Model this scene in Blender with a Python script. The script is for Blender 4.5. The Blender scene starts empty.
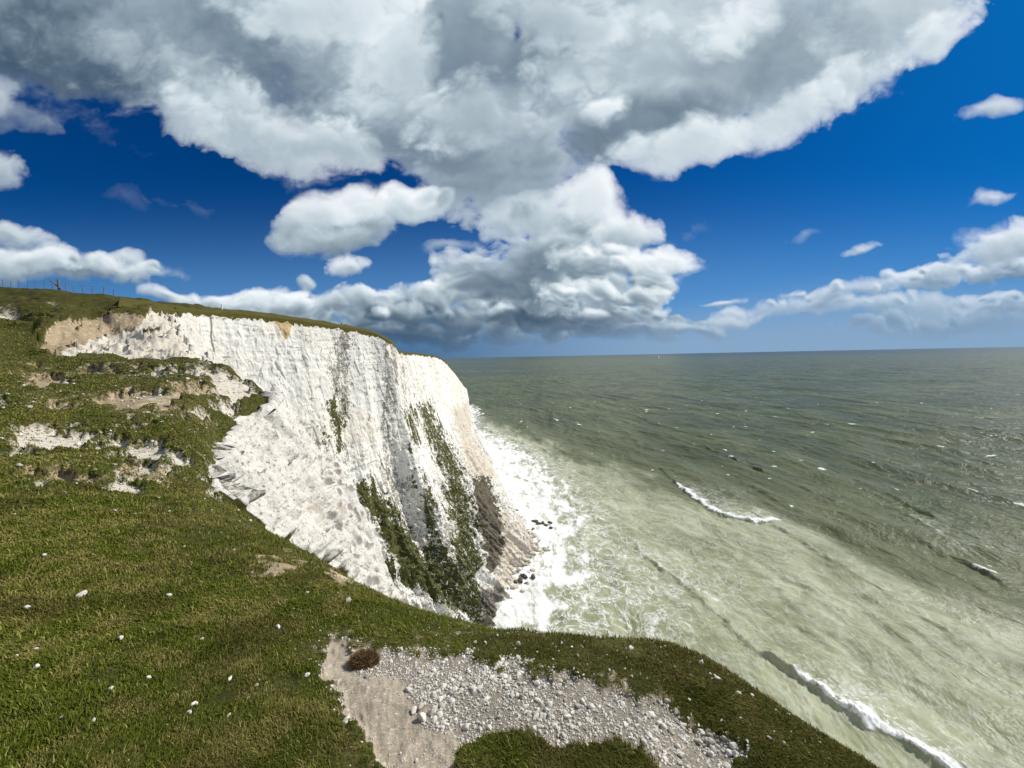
# White chalk cliffs above a milky green sea, seen from a grassy headland.
import bpy, math, random
import numpy as np

scene = bpy.context.scene
COL = scene.collection
rng = np.random.default_rng(11)
random.seed(5)

# ------------------------------------------------------------------ camera frame
W, H = 1024, 768
FPX = 400.0
EYE = 80.0                       # metres above the sea
PITCH = math.atan(27.5 / FPX)
ROLL = math.atan(0.0205)
_R0 = np.array([1.0, 0, 0]); _F = np.array([0, math.cos(PITCH), -math.sin(PITCH)])
_U0 = np.array([0, math.sin(PITCH), math.cos(PITCH)])
_R = math.cos(ROLL) * _R0 - math.sin(ROLL) * _U0
_U = math.sin(ROLL) * _R0 + math.cos(ROLL) * _U0


def ray(px, py):
    px = np.asarray(px, float); py = np.asarray(py, float)
    u = (px - W / 2) / FPX; v = (H / 2 - py) / FPX
    return _F + u[..., None] * _R + v[..., None] * _U


def at_y(px, py, Y):             # point seen at (px, py), Y metres ahead; z relative to the eye
    d = ray(px, py)
    return d * (Y / d[..., 1])[..., None] if d.ndim > 1 else d * (Y / d[1])


def at_z(px, py, z):
    d = ray(px, py)
    return d * (z / d[..., 2])[..., None] if d.ndim > 1 else d * (z / d[2])


def project(P):                  # eye-relative points -> pixels
    f = np.maximum(P @ _F, 1e-3)
    return W / 2 + FPX * (P @ _R) / f, H / 2 - FPX * (P @ _U) / f


# ------------------------------------------------------------------ noise
_perm = rng.permutation(256).astype(np.int32)
_perm = np.concatenate([_perm, _perm, _perm])
_g3 = rng.normal(size=(256, 3)).astype(np.float32)
_g3 /= np.linalg.norm(_g3, axis=1)[:, None]


_gx, _gy, _gz = [np.ascontiguousarray(_g3[:, i]) for i in range(3)]
_a2 = np.linspace(0, 2 * np.pi, 257)[:256].astype(np.float32)
_hx, _hy = np.cos(_a2) * 1.05, np.sin(_a2) * 1.05


def perlin(x, y, z=0.0):
    x = np.asarray(x, np.float32); y = np.asarray(y, np.float32)
    xi = np.floor(x); yi = np.floor(y)
    fx = x - xi; fy = y - yi
    xi = xi.astype(np.int32) & 255; yi = yi.astype(np.int32) & 255
    u = fx * fx * fx * (fx * (fx * 6 - 15) + 10)
    v = fy * fy * fy * (fy * (fy * 6 - 15) + 10)
    if np.ndim(z) == 0:          # a plain 2D field; z only picks which one
        sd = int(abs(float(z)) * 37.7) & 255
        out = 0
        for dx in (0, 1):
            px_ = _perm[((xi + dx) & 255) + sd & 511]; wx = u if dx else 1 - u
            for dy in (0, 1):
                h = _perm[px_ + yi + dy]
                out = out + wx * (v if dy else 1 - v) * (_hx[h] * (fx - dx) + _hy[h] * (fy - dy))
        return out * np.float32(1.35)
    z = np.asarray(z, np.float32)
    zi = np.floor(z); fz = z - zi; zi = zi.astype(np.int32) & 255
    w = fz * fz * fz * (fz * (fz * 6 - 15) + 10)
    out = 0
    for dx in (0, 1):
        px_ = _perm[(xi + dx)]
        wx = u if dx else 1 - u
        for dy in (0, 1):
            py_ = _perm[px_ + yi + dy & 511]
            wy = wx * (v if dy else 1 - v)
            for dz in (0, 1):
                g = _perm[py_ + zi + dz & 511]
                out = out + wy * (w if dz else 1 - w) * (_gx[g] * (fx - dx) + _gy[g] * (fy - dy) + _gz[g] * (fz - dz))
    return out * np.float32(1.6)


def fbm(x, y, z=0.0, o=4, gain=0.5, lac=2.03):
    a, s, t = 1.0, 1.0, 0
    for i in range(o):
        t = t + a * perlin(x * s + 17.3 * i, y * s - 9.1 * i, z * s + 3.7 * i)
        a *= gain; s *= lac
    return t


def facet(x, y, seed, slope=.9, jit=.9):
    """broken-rock relief: every irregular cell is a tilted flat facet at its own height"""
    x = np.asarray(x, np.float32); y = np.asarray(y, np.float32)
    xi = np.floor(x).astype(np.int32); yi = np.floor(y).astype(np.int32)
    best = np.full(x.shape, 9e9, np.float32); out = np.zeros(x.shape, np.float32)
    rt = np.random.default_rng(seed).random((256, 5)).astype(np.float32)
    for ox in (-1, 0, 1):
        for oy in (-1, 0, 1):
            h = _perm[_perm[(xi + ox) & 255] + ((yi + oy) & 255)]
            dx = x - (xi + ox + .5 + (rt[h, 0] - .5) * jit); dy = y - (yi + oy + .5 + (rt[h, 1] - .5) * jit)
            d = dx * dx + dy * dy
            v = rt[h, 2] - .5 + slope * ((rt[h, 3] - .5) * dx + (rt[h, 4] - .5) * dy)
            m = d < best
            best = np.where(m, d, best); out = np.where(m, v, out)
    return out


def sstep(a, b, x):
    t = np.clip((x - a) / (b - a), 0, 1)
    return t * t * (3 - 2 * t)


def poly_sd(x, y, poly):         # signed distance to a polygon, positive inside
    poly = np.asarray(poly, float)
    d = np.full(x.shape, 1e18); ins = np.zeros(x.shape, bool)
    for (x0, y0), (x1, y1) in zip(poly, np.roll(poly, -1, 0)):
        ex, ey = x1 - x0, y1 - y0
        t = np.clip(((x - x0) * ex + (y - y0) * ey) / (ex * ex + ey * ey + 1e-12), 0, 1)
        d = np.minimum(d, (x - x0 - t * ex) ** 2 + (y - y0 - t * ey) ** 2)
        c = (y0 > y) != (y1 > y)
        ins ^= c & (x < (x1 - x0) * (y - y0) / (y1 - y0 + 1e-18) + x0)
    d = np.sqrt(d)
    return np.where(ins, d, -d)


def line_d(x, y, pl):            # distance to polyline, side (+ = left of travel), 0..1 along
    pl = np.asarray(pl, float)
    L = np.concatenate([[0], np.cumsum(np.hypot(*np.diff(pl, axis=0).T))])
    best = np.full(x.shape, 1e18); side = np.zeros(x.shape); tt = np.zeros(x.shape)
    for i in range(len(pl) - 1):
        (x0, y0), (x1, y1) = pl[i], pl[i + 1]
        ex, ey = x1 - x0, y1 - y0
        t = np.clip(((x - x0) * ex + (y - y0) * ey) / (ex * ex + ey * ey), 0, 1)
        dd = (x - x0 - t * ex) ** 2 + (y - y0 - t * ey) ** 2
        m = dd < best
        best = np.where(m, dd, best)
        side = np.where(m, np.sign(ex * (y - y0) - ey * (x - x0)), side)
        tt = np.where(m, (L[i] + t * (L[i + 1] - L[i])) / L[-1], tt)
    return np.sqrt(best), side, tt


def tps_fit(p, v, lam=1e-3):
    n = len(p)
    r2 = ((p[:, None] - p[None]) ** 2).sum(-1)
    K = 0.5 * r2 * np.log(r2 + 1e-12) + lam * np.eye(n)
    P = np.concatenate([np.ones((n, 1)), p], 1)
    A = np.block([[K, P], [P.T, np.zeros((3, 3))]])
    return np.linalg.solve(A, np.concatenate([v, np.zeros(3)]))


def tps_eval(p, w, q):
    n = len(p)
    out = w[n] + w[n + 1] * q[:, 0] + w[n + 2] * q[:, 1]
    for i in range(n):
        r2 = (q[:, 0] - p[i, 0]) ** 2 + (q[:, 1] - p[i, 1]) ** 2
        out += w[i] * 0.5 * r2 * np.log(r2 + 1e-12)
    return out


# ------------------------------------------------------------------ mesh helpers
def tag(o, label=None, cat=None, group=None, kind=None):
    for k, v in (('label', label), ('category', cat), ('group', group), ('kind', kind)):
        if v:
            o[k] = v
    return o


def mesh_obj(name, V, faces, mat, parent=None, attrs=None, smooth=True, link=True):
    """faces: int array (n,3|4) or list of arrays of those"""
    me = bpy.data.meshes.new(name)
    V = np.asarray(V, np.float32)
    fl = faces if isinstance(faces, list) else [faces]
    fl = [np.asarray(f, np.int32) for f in fl if len(f)]
    me.vertices.add(len(V)); me.vertices.foreach_set('co', V.ravel())
    loops = np.concatenate([f.ravel() for f in fl])
    tot = np.concatenate([np.full(len(f), f.shape[1], np.int32) for f in fl])
    me.loops.add(len(loops)); me.loops.foreach_set('vertex_index', loops)
    me.polygons.add(len(tot))
    me.polygons.foreach_set('loop_start', np.concatenate([[0], np.cumsum(tot)[:-1]]).astype(np.int32))
    me.polygons.foreach_set('loop_total', tot)
    me.polygons.foreach_set('use_smooth', np.full(len(tot), smooth))
    for k, a in (attrs or {}).items():
        a = np.asarray(a, np.float32)
        if a.ndim == 1:
            at = me.attributes.new(k, 'FLOAT', 'POINT'); at.data.foreach_set('value', a)
        else:
            c = np.ones((len(a), 4), np.float32); c[:, :a.shape[1]] = a
            at = me.attributes.new(k, 'FLOAT_COLOR', 'POINT'); at.data.foreach_set('color', c.ravel())
    me.update(calc_edges=True)
    me.validate()
    if mat:
        me.materials.append(mat)
    o = bpy.data.objects.new(name, me)
    if link:
        COL.objects.link(o)
    if parent:
        o.parent = parent
    return o


def grid_faces(nr, nc):
    i = np.arange(nr - 1)[:, None] * nc + np.arange(nc - 1)[None]
    return np.stack([i, i + 1, i + nc + 1, i + nc], -1).reshape(-1, 4)


def compact(V, F, attrs):
    used = np.zeros(len(V), bool); used[F.ravel()] = True
    idx = np.cumsum(used) - 1
    return V[used], idx[F], {k: a[used] for k, a in attrs.items()}


# ------------------------------------------------------------------ node helpers
class NT:
    def __init__(self, tree):
        self.t = tree; self.n = tree.nodes; self.l = tree.links

    def add(self, typ, **kw):
        nd = self.n.new(typ)
        for k, v in kw.items():
            setattr(nd, k, v)
        return nd

    def put(self, sock, v):
        if isinstance(v, bpy.types.NodeSocket):
            self.l.new(v, sock)
        elif v is not None:
            sock.default_value = v

    def m(self, op, a, b=None, c=None, clamp=False):
        nd = self.add('ShaderNodeMath', operation=op, use_clamp=clamp)
        for i, v in enumerate((a, b, c)):
            if v is not None:
                self.put(nd.inputs[i], v)
        return nd.outputs[0]

    def vm(self, op, a, b=None, s=None):
        nd = self.add('ShaderNodeVectorMath', operation=op)
        self.put(nd.inputs[0], a)
        if b is not None:
            self.put(nd.inputs[1], b)
        if s is not None:
            self.put(nd.inputs[2] if op == 'MULTIPLY_ADD' else nd.inputs['Scale'], s)
        return nd.outputs['Value'] if op in ('LENGTH', 'DOT_PRODUCT', 'DISTANCE') else nd.outputs[0]

    def ss(self, x, a, b, lo=0.0, hi=1.0, kind='SMOOTHSTEP'):
        nd = self.add('ShaderNodeMapRange', interpolation_type=kind)
        self.put(nd.inputs[0], x)
        for i, v in zip((1, 2, 3, 4), (a, b, lo, hi)):
            self.put(nd.inputs[i], v)
        return nd.outputs[0]

    def mix(self, f, a, b, mode='MIX'):
        nd = self.add('ShaderNodeMix', data_type='RGBA', blend_type=mode)
        self.put(nd.inputs[0], f)
        self.put(nd.inputs[6], a if isinstance(a, bpy.types.NodeSocket) else (*a, 1))
        self.put(nd.inputs[7], b if isinstance(b, bpy.types.NodeSocket) else (*b, 1))
        return nd.outputs[2]

    def noise(self, vec, scale, detail=4.0, rough=0.55, dist=0.0, out=0, dim='3D'):
        nd = self.add('ShaderNodeTexNoise', noise_dimensions=dim)
        self.put(nd.inputs['Vector'], vec)
        nd.inputs['Scale'].default_value = scale; nd.inputs['Detail'].default_value = detail
        nd.inputs['Roughness'].default_value = rough; nd.inputs['Distortion'].default_value = dist
        return nd.outputs[out]

    def voro(self, vec, scale, feature='F1', out='Distance', rand=1.0):
        nd = self.add('ShaderNodeTexVoronoi', feature=feature)
        self.put(nd.inputs['Vector'], vec)
        nd.inputs['Scale'].default_value = scale; nd.inputs['Randomness'].default_value = rand
        return nd.outputs[out]

    def attr(self, name, out='Fac'):
        return self.add('ShaderNodeAttribute', attribute_name=name).outputs[out]

    def rgb(self, name):
        nd = self.add('ShaderNodeSeparateColor')
        self.l.new(self.attr(name, 'Color'), nd.inputs[0])
        return nd.outputs[0], nd.outputs[1], nd.outputs[2]

    def bump(self, h, strength, dist, normal=None):
        nd = self.add('ShaderNodeBump')
        self.put(nd.inputs['Height'], h)
        nd.inputs['Strength'].default_value = strength; nd.inputs['Distance'].default_value = dist
        if normal is not None:
            self.l.new(normal, nd.inputs['Normal'])
        return nd.outputs[0]


def material(name):
    m = bpy.data.materials.new(name); m.use_nodes = True
    t = NT(m.node_tree)
    b = m.node_tree.nodes['Principled BSDF']
    b.inputs['Roughness'].default_value = 0.9
    b.inputs['Specular IOR Level'].default_value = 0.2
    return m, t, b


def plain(name, col, rough=0.8, spec=0.25, var=0.15, scale=6.0):
    m, t, b = material(name)
    co = t.add('ShaderNodeTexCoord').outputs['Object']
    f = t.noise(co, scale, 5)
    t.l.new(t.mix(f, tuple(c * (1 - var) for c in col), tuple(min(1, c * (1 + var)) for c in col)), b.inputs['Base Color'])
    b.inputs['Roughness'].default_value = rough; b.inputs['Specular IOR Level'].default_value = spec
    t.l.new(t.bump(f, 0.3, 0.02), b.inputs['Normal'])
    return m

# ================================================================== NEAR HEADLAND
# ground heights: (px, py, 'y'|'z', value) sight lines of the survey, or (X, Y, z) plan points
CTRL = [
    (0, 768, 'z', -1.55), (150, 768, 'z', -1.58), (300, 768, 'z', -1.63), (450, 768, 'z', -1.62), (600, 768, 'z', -1.6),
    (750, 768, 'z', -1.64), (880, 768, 'y', 1.75), (0, 650, 'z', -1.5), (0, 560, 'z', -1.45), (0, 480, 'z', -1.38),
    (0, 430, 'z', -1.2), (0, 400, 'y', 11), (0, 380, 'y', 18), (0, 360, 'y', 26), (0, 340, 'y', 36), (0, 320, 'y', 46),
    (0, 301, 'y', 55), (0, 289, 'y', 62), (50, 292, 'y', 63), (100, 296.5, 'y', 65), (150, 302.5, 'y', 68), (200, 307, 'y', 76),
    (50, 310, 'y', 53), (100, 309, 'y', 57), (100, 400, 'y', 13), (100, 380, 'y', 20), (100, 361, 'y', 30), (50, 362, 'y', 27),
    (60, 345, 'y', 38), (60, 327, 'y', 46), (60, 319, 'y', 47.5), (100, 351, 'y', 38), (150, 351, 'y', 40), (110, 324, 'y', 52),
    (110, 317, 'y', 53), (150, 330, 'y', 50), (180, 347, 'y', 44), (165, 316, 'y', 60), (160, 360, 'y', 33), (205, 363, 'y', 33),
    (270, 402, 'y', 21), (250, 380, 'y', 24), (225, 368, 'y', 28), (200, 400, 'y', 15), (200, 440, 'y', 9.5), (210, 470, 'y', 7.7),
    (150, 440, 'y', 8.5), (100, 440, 'y', 8.2), (150, 480, 'y', 5.8), (215, 490, 'y', 7), (250, 520, 'y', 6.2),
    (300, 549, 'y', 5.4), (350, 578, 'y', 4.6), (420, 609, 'y', 3.8), (490, 628, 'y', 3.2), (560, 637, 'y', 2.8),
    (640, 635, 'y', 2.6), (700, 653, 'y', 2.4), (760, 691, 'y', 2.12), (820, 731, 'y', 1.92),
    (300, 628, 'z', -1.76), (350, 690, 'z', -1.7), (200, 560, 'z', -1.74), (450, 680, 'z', -1.7), (600, 690, 'z', -1.66), (700, 730, 'z', -1.68),
    (250, 470, 'y', 12.5), (230, 445, 'y', 14), (250, 420, 'y', 18), (270, 450, 'y', 17), (298, 430, 'y', 23), (300, 480, 'y', 19),
    (270, 500, 'y', 12.5), (300, 530, 'y', 13), (328, 470, 'y', 25), (335, 520, 'y', 20), (345, 550, 'y', 18), (360, 572, 'y', 17),
    (240, 495, 'y', 9.5),
]
PLAN = [(-3.5, 10, -7.2), (-1.6, 6.0, -4.6), (0.6, 4.0, -3.2), (2.0, 2.6, -2.6), (0, 0.0, -1.6), (2.2, 0.6, -1.85), (2.6, -2, -2.0), (-2, -3, -1.4),
        (-8, -8, -0.8), (5, -14, -2.5), (-30, -30, 2.5), (-60, -5, 8), (10, -60, -4), (-50, -110, 6), (-120, -60, 13), (-110, 60, 13),
        (-95, 85, 12.3), (-80, 85, 11.8), (-150, 120, 13), (-60, 25, 5), (-95, 20, 11.5), (-20, -3, 0.3), (-6, -1, -1.3), (-130, 20, 14)]
pts = []
for c in CTRL:
    p = at_y(c[0], c[1], c[3]) if c[2] == 'y' else at_z(c[0], c[1], c[3])
    pts.append(p)
pts = np.array(pts + [np.array(p, float) for p in PLAN])
LOGO = 1.2


def uv_ground(x, y):             # plan -> interpolation space with even detail near and far
    r = np.hypot(x, y)
    k = np.log(r + LOGO) / (r + 1e-6)
    return np.stack([x * k, y * k], -1)


tp = uv_ground(pts[:, 0], pts[:, 1]); tw = tps_fit(tp, pts[:, 2], 2e-4)


def P2(px, py, Y, out=0.0):
    p = at_y(px, py, Y)
    q = p[:2] * (1 + out / np.hypot(p[0], p[1]))
    return tuple(q)


COAST = [P2(880, 768, 1.75, .10), P2(820, 730, 1.92, .10), P2(760, 690, 2.12, .12), P2(700, 652, 2.4, .14), P2(640, 634, 2.6, .16),
         P2(560, 636, 2.8, .18), P2(490, 627, 3.2, .25), P2(430, 610, 3.7, .4), (-1.3, 5.6), (-3.3, 10.5), P2(378, 580, 18, .3), P2(350, 530, 23, .6),
         P2(337, 480, 27, .5), P2(312, 437, 26, .5), P2(280, 404, 23, .6), P2(252, 380, 25.5, .6), P2(225, 367, 29, .6), P2(207, 361, 36), P2(190, 346, 44),
         P2(178, 330, 52), P2(166, 312, 62), (-59, 80), (-70, 106), (-120, 140), (-320, 170), (-320, -260), (30, -260), (14, -60), (6, -14), (3.2, -4), (2.6, -1), (2.1, .8)]

az = np.radians(np.concatenate([np.linspace(-180, -62, 70)[:-1], np.linspace(-62, 52, 1080)[:-1], np.linspace(52, 180, 75)]))
rr = np.geomspace(0.45, 190, 640)
RR, AZ = np.meshgrid(rr, az, indexing='ij')
gx = (RR * np.sin(AZ)).ravel(); gy = (RR * np.cos(AZ)).ravel(); gr = RR.ravel()
gz = np.empty(len(gx))
for i in range(0, len(gx), 60000):
    gz[i:i + 60000] = tps_eval(tp, tw, uv_ground(gx[i:i + 60000], gy[i:i + 60000]))
gd = poly_sd(gx, gy, COAST)
edge_n = fbm(gx / 3.1, gy / 3.1, 0.3, 4) * np.clip(gr * 0.022, 0.02, 1.0) + fbm(gx / .45, gy / .45, 4.1, 3) * np.clip(gr * .006, .015, .1)
gd = gd + edge_n
# masks are drawn on the ground by survey sight lines; depth limits keep them on the surface meant
gpx, gpy = project(np.stack([gx, gy, gz], -1))
infront = gy > 0.3


def gmask(poly, y0, y1, soft=5.0, namp=9.0, scale=None, extra=0.0):
    m = np.zeros(len(gx))
    sel = np.where(infront & (gy > y0) & (gy < y1) & (gd > -1.2))[0]
    s = scale or 0.12
    q = np.clip(gr[sel], 1, 60) * s
    nn = NZ1[sel] * 0.6 + NZ2[sel] * 0.5
    sd = poly_sd(gpx[sel], gpy[sel], poly) + nn * namp + extra
    m[sel] = sstep(-soft, soft, sd)
    return m


# multi-scale noise whose grain follows the distance (log-polar, so near detail is fine and far detail coarse)
lr = np.log(gr)
NZ1 = fbm(np.sin(AZ.ravel()) * 9, np.cos(AZ.ravel()) * 9, lr * 5.5, 4)
NZ2 = fbm(np.sin(AZ.ravel()) * 38, np.cos(AZ.ravel()) * 38, lr * 21, 3)

chalk = np.zeros(len(gx)); soil = np.zeros(len(gx)); scree = np.zeros(len(gx)); dirt = np.zeros(len(gx))


def union(a, b, k=1.0):
    return np.maximum(a, b * k)


# the bare slump bowl
chalk = union(chalk, gmask([(60, 350), (90, 335), (110, 330), (135, 326), (150, 312), (170, 306), (200, 330), (215, 364), (190, 362), (150, 357), (110, 353), (80, 357)], 34, 75, 2, 4))
soil = union(soil, gmask([(38, 350), (50, 330), (60, 325), (80, 321), (150, 318), (152, 325), (112, 331), (88, 337), (74, 353), (50, 352)], 34, 75, 2, 3))
bowl = np.maximum(chalk, soil)
isl = np.zeros(len(gx))
for poly in [[(142, 326), (160, 326), (162, 328), (144, 328.5)]]:
    isl = np.maximum(isl, gmask(poly, 34, 75, 2, 5))
chalk = chalk * (1 - .75 * isl); soil = soil * (1 - .75 * isl)
for poly, y0, y1, k in [
    ([(140, 378), (158, 371), (178, 376), (160, 384)], 14, 34, .8),
    ([(203, 366), (226, 365), (240, 374), (252, 388), (236, 392), (222, 388), (212, 376)], 18, 34, .95),
    ([(180, 414), (215, 404), (240, 401), (238, 408), (205, 416)], 9, 24, .9),
    ([(120, 430), (130, 416), (158, 418), (182, 412), (170, 424), (140, 430)], 8, 18, .9),
    ([(12, 428), (30, 423), (62, 426), (90, 432), (88, 447), (50, 447), (16, 440)], 6, 14, .95),
    ([(84, 436), (120, 426), (160, 436), (188, 446), (184, 462), (150, 464), (130, 452), (95, 446)], 6, 14, .85),
    ([(0, 402), (14, 402), (24, 408), (0, 411)], 8, 16, .9),
    ([(106, 492), (116, 477), (140, 480), (136, 494)], 5, 9, .75),
    ([(286, 531), (298, 534), (314, 546), (304, 548)], 4, 8, .9),
    ([(150, 373), (170, 369), (200, 365), (228, 368), (246, 380), (252, 388), (240, 386), (222, 374), (196, 371), (168, 374)], 16, 36, .9),
    ([(120, 424), (150, 416), (180, 410), (212, 402), (240, 396), (238, 402), (206, 412), (176, 420), (140, 428)], 8, 24, .8),
    ([(150, 452), (176, 440), (196, 446), (206, 462), (188, 470), (160, 466)], 6, 13, .85),
    ([(200, 470), (190, 478), (206, 490), (222, 496), (216, 480)], 5, 10, .8),
    ([(0, 486), (40, 484), (36, 489), (0, 491)], 4, 8, .6),
    ([(196, 470), (208, 452), (222, 440), (222, 480), (212, 484)], 5, 16, .9),
    ([(0, 313), (8, 313), (8, 317), (0, 317)], 30, 60, .8),
    ([(55, 308), (72, 305), (82, 307), (70, 310)], 45, 62, .7),
]:
    chalk = union(chalk, gmask(poly, y0, y1, 14, 19), k)
for poly, y0, y1, k in [
    ([(18, 372), (40, 369), (72, 380), (68, 388), (44, 386), (24, 380)], 12, 26, .9),
    ([(100, 398), (118, 388), (150, 386), (174, 392), (170, 402), (136, 400), (110, 404)], 10, 20, .9),
    ([(0, 468), (60, 464), (84, 474), (40, 481), (0, 482)], 5, 9, .8),
    ([(248, 570), (262, 558), (290, 556), (312, 560), (300, 572), (268, 576)], 3, 8, .7),
    ([(330, 566), (350, 560), (356, 575), (340, 580)], 3, 8, .9),
    ([(0, 690), (24, 694), (40, 704), (14, 716), (0, 716)], 1.4, 3, .7),
    ([(36, 392), (90, 400), (84, 412), (30, 404)], 8, 20, .62),
    ([(104, 406), (180, 398), (192, 408), (120, 417)], 8, 22, .62),
    ([(158, 384), (200, 379), (216, 392), (178, 397)], 12, 28, .66),
    ([(70, 362), (130, 364), (140, 372), (84, 371)], 16, 34, .6),
    ([(196, 418), (232, 412), (226, 424), (206, 430)], 8, 20, .6),
    ([(120, 445), (150, 455), (190, 462), (170, 480), (120, 470)], 5, 12, .55),
]:
    soil = union(soil, gmask(poly, y0, y1, 13, 19), k)
# loose scree and trodden dirt by the viewer's feet
scree = gmask([(316, 648), (332, 640), (352, 646), (385, 650), (470, 654), (520, 668), (600, 684), (645, 692), (690, 714), (735, 752), (722, 790),
               (655, 790), (655, 766), (640, 752), (600, 743), (575, 748), (556, 753), (530, 741), (482, 744), (458, 768), (455, 790), (392, 790), (384, 768), (350, 720), (330, 684)],
              1.0, 4.2, 9, 20)
dirt = gmask([(300, 640), (352, 640), (356, 672), (398, 676), (402, 694), (428, 704), (424, 722), (460, 738), (452, 800), (380, 800), (340, 720)], 1.0, 4.2, 6, 12) * scree
mound = gmask([(455, 800), (456, 768), (484, 745), (530, 741), (556, 754), (600, 744), (640, 753), (656, 768), (660, 800)], 1.0, 2.2, 6, 9)
scree = scree * (1 - sstep(.2, .6, mound))
worn = gmask([(308, 640), (352, 630), (480, 640), (530, 656), (620, 676), (700, 704), (752, 760), (735, 800), (655, 800), (650, 772), (600, 752), (530, 748), (470, 756), (440, 800), (370, 800), (340, 720)], 1.0, 4.2, 26, 26) * (gd > .05)

chute = gmask([(205, 470), (214, 448), (228, 428), (250, 412), (268, 402), (300, 415), (345, 450), (420, 600), (360, 592), (320, 562), (262, 524), (212, 492)], 7.0, 32, 3, 9)
chute = np.where((gy > 9) | (gpx > 204), chute, 0)
rock = np.maximum(sstep(0.0, -0.35, gd / np.clip(gr * .06, .25, 1.6)), chute * 0.97)
rock = np.where((gr < 4.2) & (gd > -.25), 0, rock)
soil = union(soil, worn, .42)
bare = np.clip(np.maximum.reduce([chalk, soil, rock]), 0, 1)

# relief
amp = np.clip(gr * 0.011, 0.006, 0.35)
hum = fbm(gx / .33, gy / .33, 1.7, 3) * 0.017 * np.exp(-gr / 14) + fbm(gx / 1.1, gy / 1.1, 6.7, 4) * .050 + fbm(gx / 6.1, gy / 6.1, 2.2, 4) * np.clip(gr * .008, 0, .32)
terr = np.abs(((gz * 1.1 + fbm(gx / 9, gy / 9, 8.8, 3) * .7) % 1.0) - .5) * 2      # sheep-track terraces on the hill
gz = gz + hum * (1 - .5 * scree) + (sstep(.2, .8, terr) - .5) * .55 * sstep(14, 40, gr) * (1 - bare)
gz = gz - (sstep(.36, .60, np.maximum(chalk, soil * (gr > 4.5))) * np.clip(gr * .016, .02, .50)) * (gd > 0)
ledge = fbm(gx / 6, gy / 4, 5.1, 4)
st_ = (gz * .9 + ledge * .8)
gz = gz + bowl * (((st_ - np.floor(st_)) ** 3) * .75 - .3 + np.abs(fbm(gx / 1.8, gy / 1.8, 7.1, 4)) * .5)
lip = gmask([(40, 322), (78, 313), (150, 309), (156, 318), (110, 320), (80, 322), (56, 334), (40, 350), (34, 340)], 40, 75, 3, 4)
gz = gz + lip * .55
gz = gz - .9 * gmask([(-6, 314), (12, 313), (30, 315), (26, 320), (-6, 319)], 38, 60, 2, 3) - .6 * gmask([(50, 354), (64, 351), (78, 355), (70, 361), (54, 361)], 20, 36, 2, 3)
gz = gz - scree * 0.022 + mound * 0.055 + dirt * (.007 * fbm(gx / .05, gy / .05, 3.1, 3) + .012 * fbm(gx / .22, gy / .22, 9.1, 3))
rs_ = np.where(rock > .02)[0]
u1 = (gx * .8 + gy * .6)[rs_] + fbm(gx[rs_] / 2, gy[rs_] / 2, 2.9, 2) * .5; u2 = (gy * .8 - gx * .6)[rs_] + fbm(gx[rs_] / 2, gy[rs_] / 2, 5.9, 2) * .5
rk_ = np.zeros(len(gx))
rk_[rs_] = facet(u1 / 2.1, u2 / 1.2, 1, 1.6) * .80 + facet(u1 / .8, u2 / .5, 2, 1.5) * .34 + facet(u1 / .3, u2 / .22, 3, 1.4) * .13 + fbm(u1 / 4.5, u2 / 3, 3.3, 3) * .55
rk_ = rk_ * rock * sstep(5, 11, gr)
grey = gmask([(318, 420), (345, 450), (420, 600), (360, 592), (338, 570), (318, 520), (308, 470)], 7.0, 40, 12, 20)
R0 = np.clip(gr * .10, .12, 1.1)
t_ = np.clip((R0 - gd) / R0, 0, 2)
gz = gz - np.where(gd > -R0, .5 * R0 * t_ ** 2 * .9, 0) * (gr > 1.2) - np.where(gd <= -R0, R0 * 1.8 + (-gd - R0) * 3.4, 0)
gz = gz + np.where(gd < -R0, fbm(gx / 1.6, gy / 1.6, gz / 7, 4) * np.clip((-gd - R0) * 1.2, 0, 1.6), 0)
gz = np.maximum(gz, -EYE - 9)
GV = np.stack([gx, gy, gz + EYE], -1)
Gg = GV.reshape(*RR.shape, 3)
gn = np.cross(np.gradient(Gg, axis=1), np.gradient(Gg, axis=0)).reshape(-1, 3); gn /= np.linalg.norm(gn, axis=1)[:, None] + 1e-12
gn *= np.sign(gn[:, 2:3] + 1e-9)
gn = gn * [1, 1, .6]
GV = GV + gn * (rk_ * sstep(-EYE - 5, -EYE + 3, gz))[:, None]
GF = grid_faces(len(rr), len(az))
GF = GF[(GV[GF][:, :, 2] > -6).any(1)]
cellrow = None
wet = np.clip(.5 + .5 * fbm(gx / 2.7, gy / 2.7, 9.9, 4), 0, 1)
g_attr = {'grey': grey, 'mA': np.stack([chalk, scree, soil], -1), 'mB': np.stack([rock, dirt, wet], -1)}
# centre cap under the viewer
gz0 = gz.reshape(RR.shape)
cap_c = len(GV)
GV2 = np.vstack([GV, [[0, 0, gz0[0].mean() + EYE]]])
ring = np.arange(len(az))
capF = np.stack([np.full(len(az) - 1, cap_c), ring[1:], ring[:-1]], -1)
ga2 = {k: np.concatenate([a, a[:1]]) for k, a in g_attr.items()}


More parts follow.
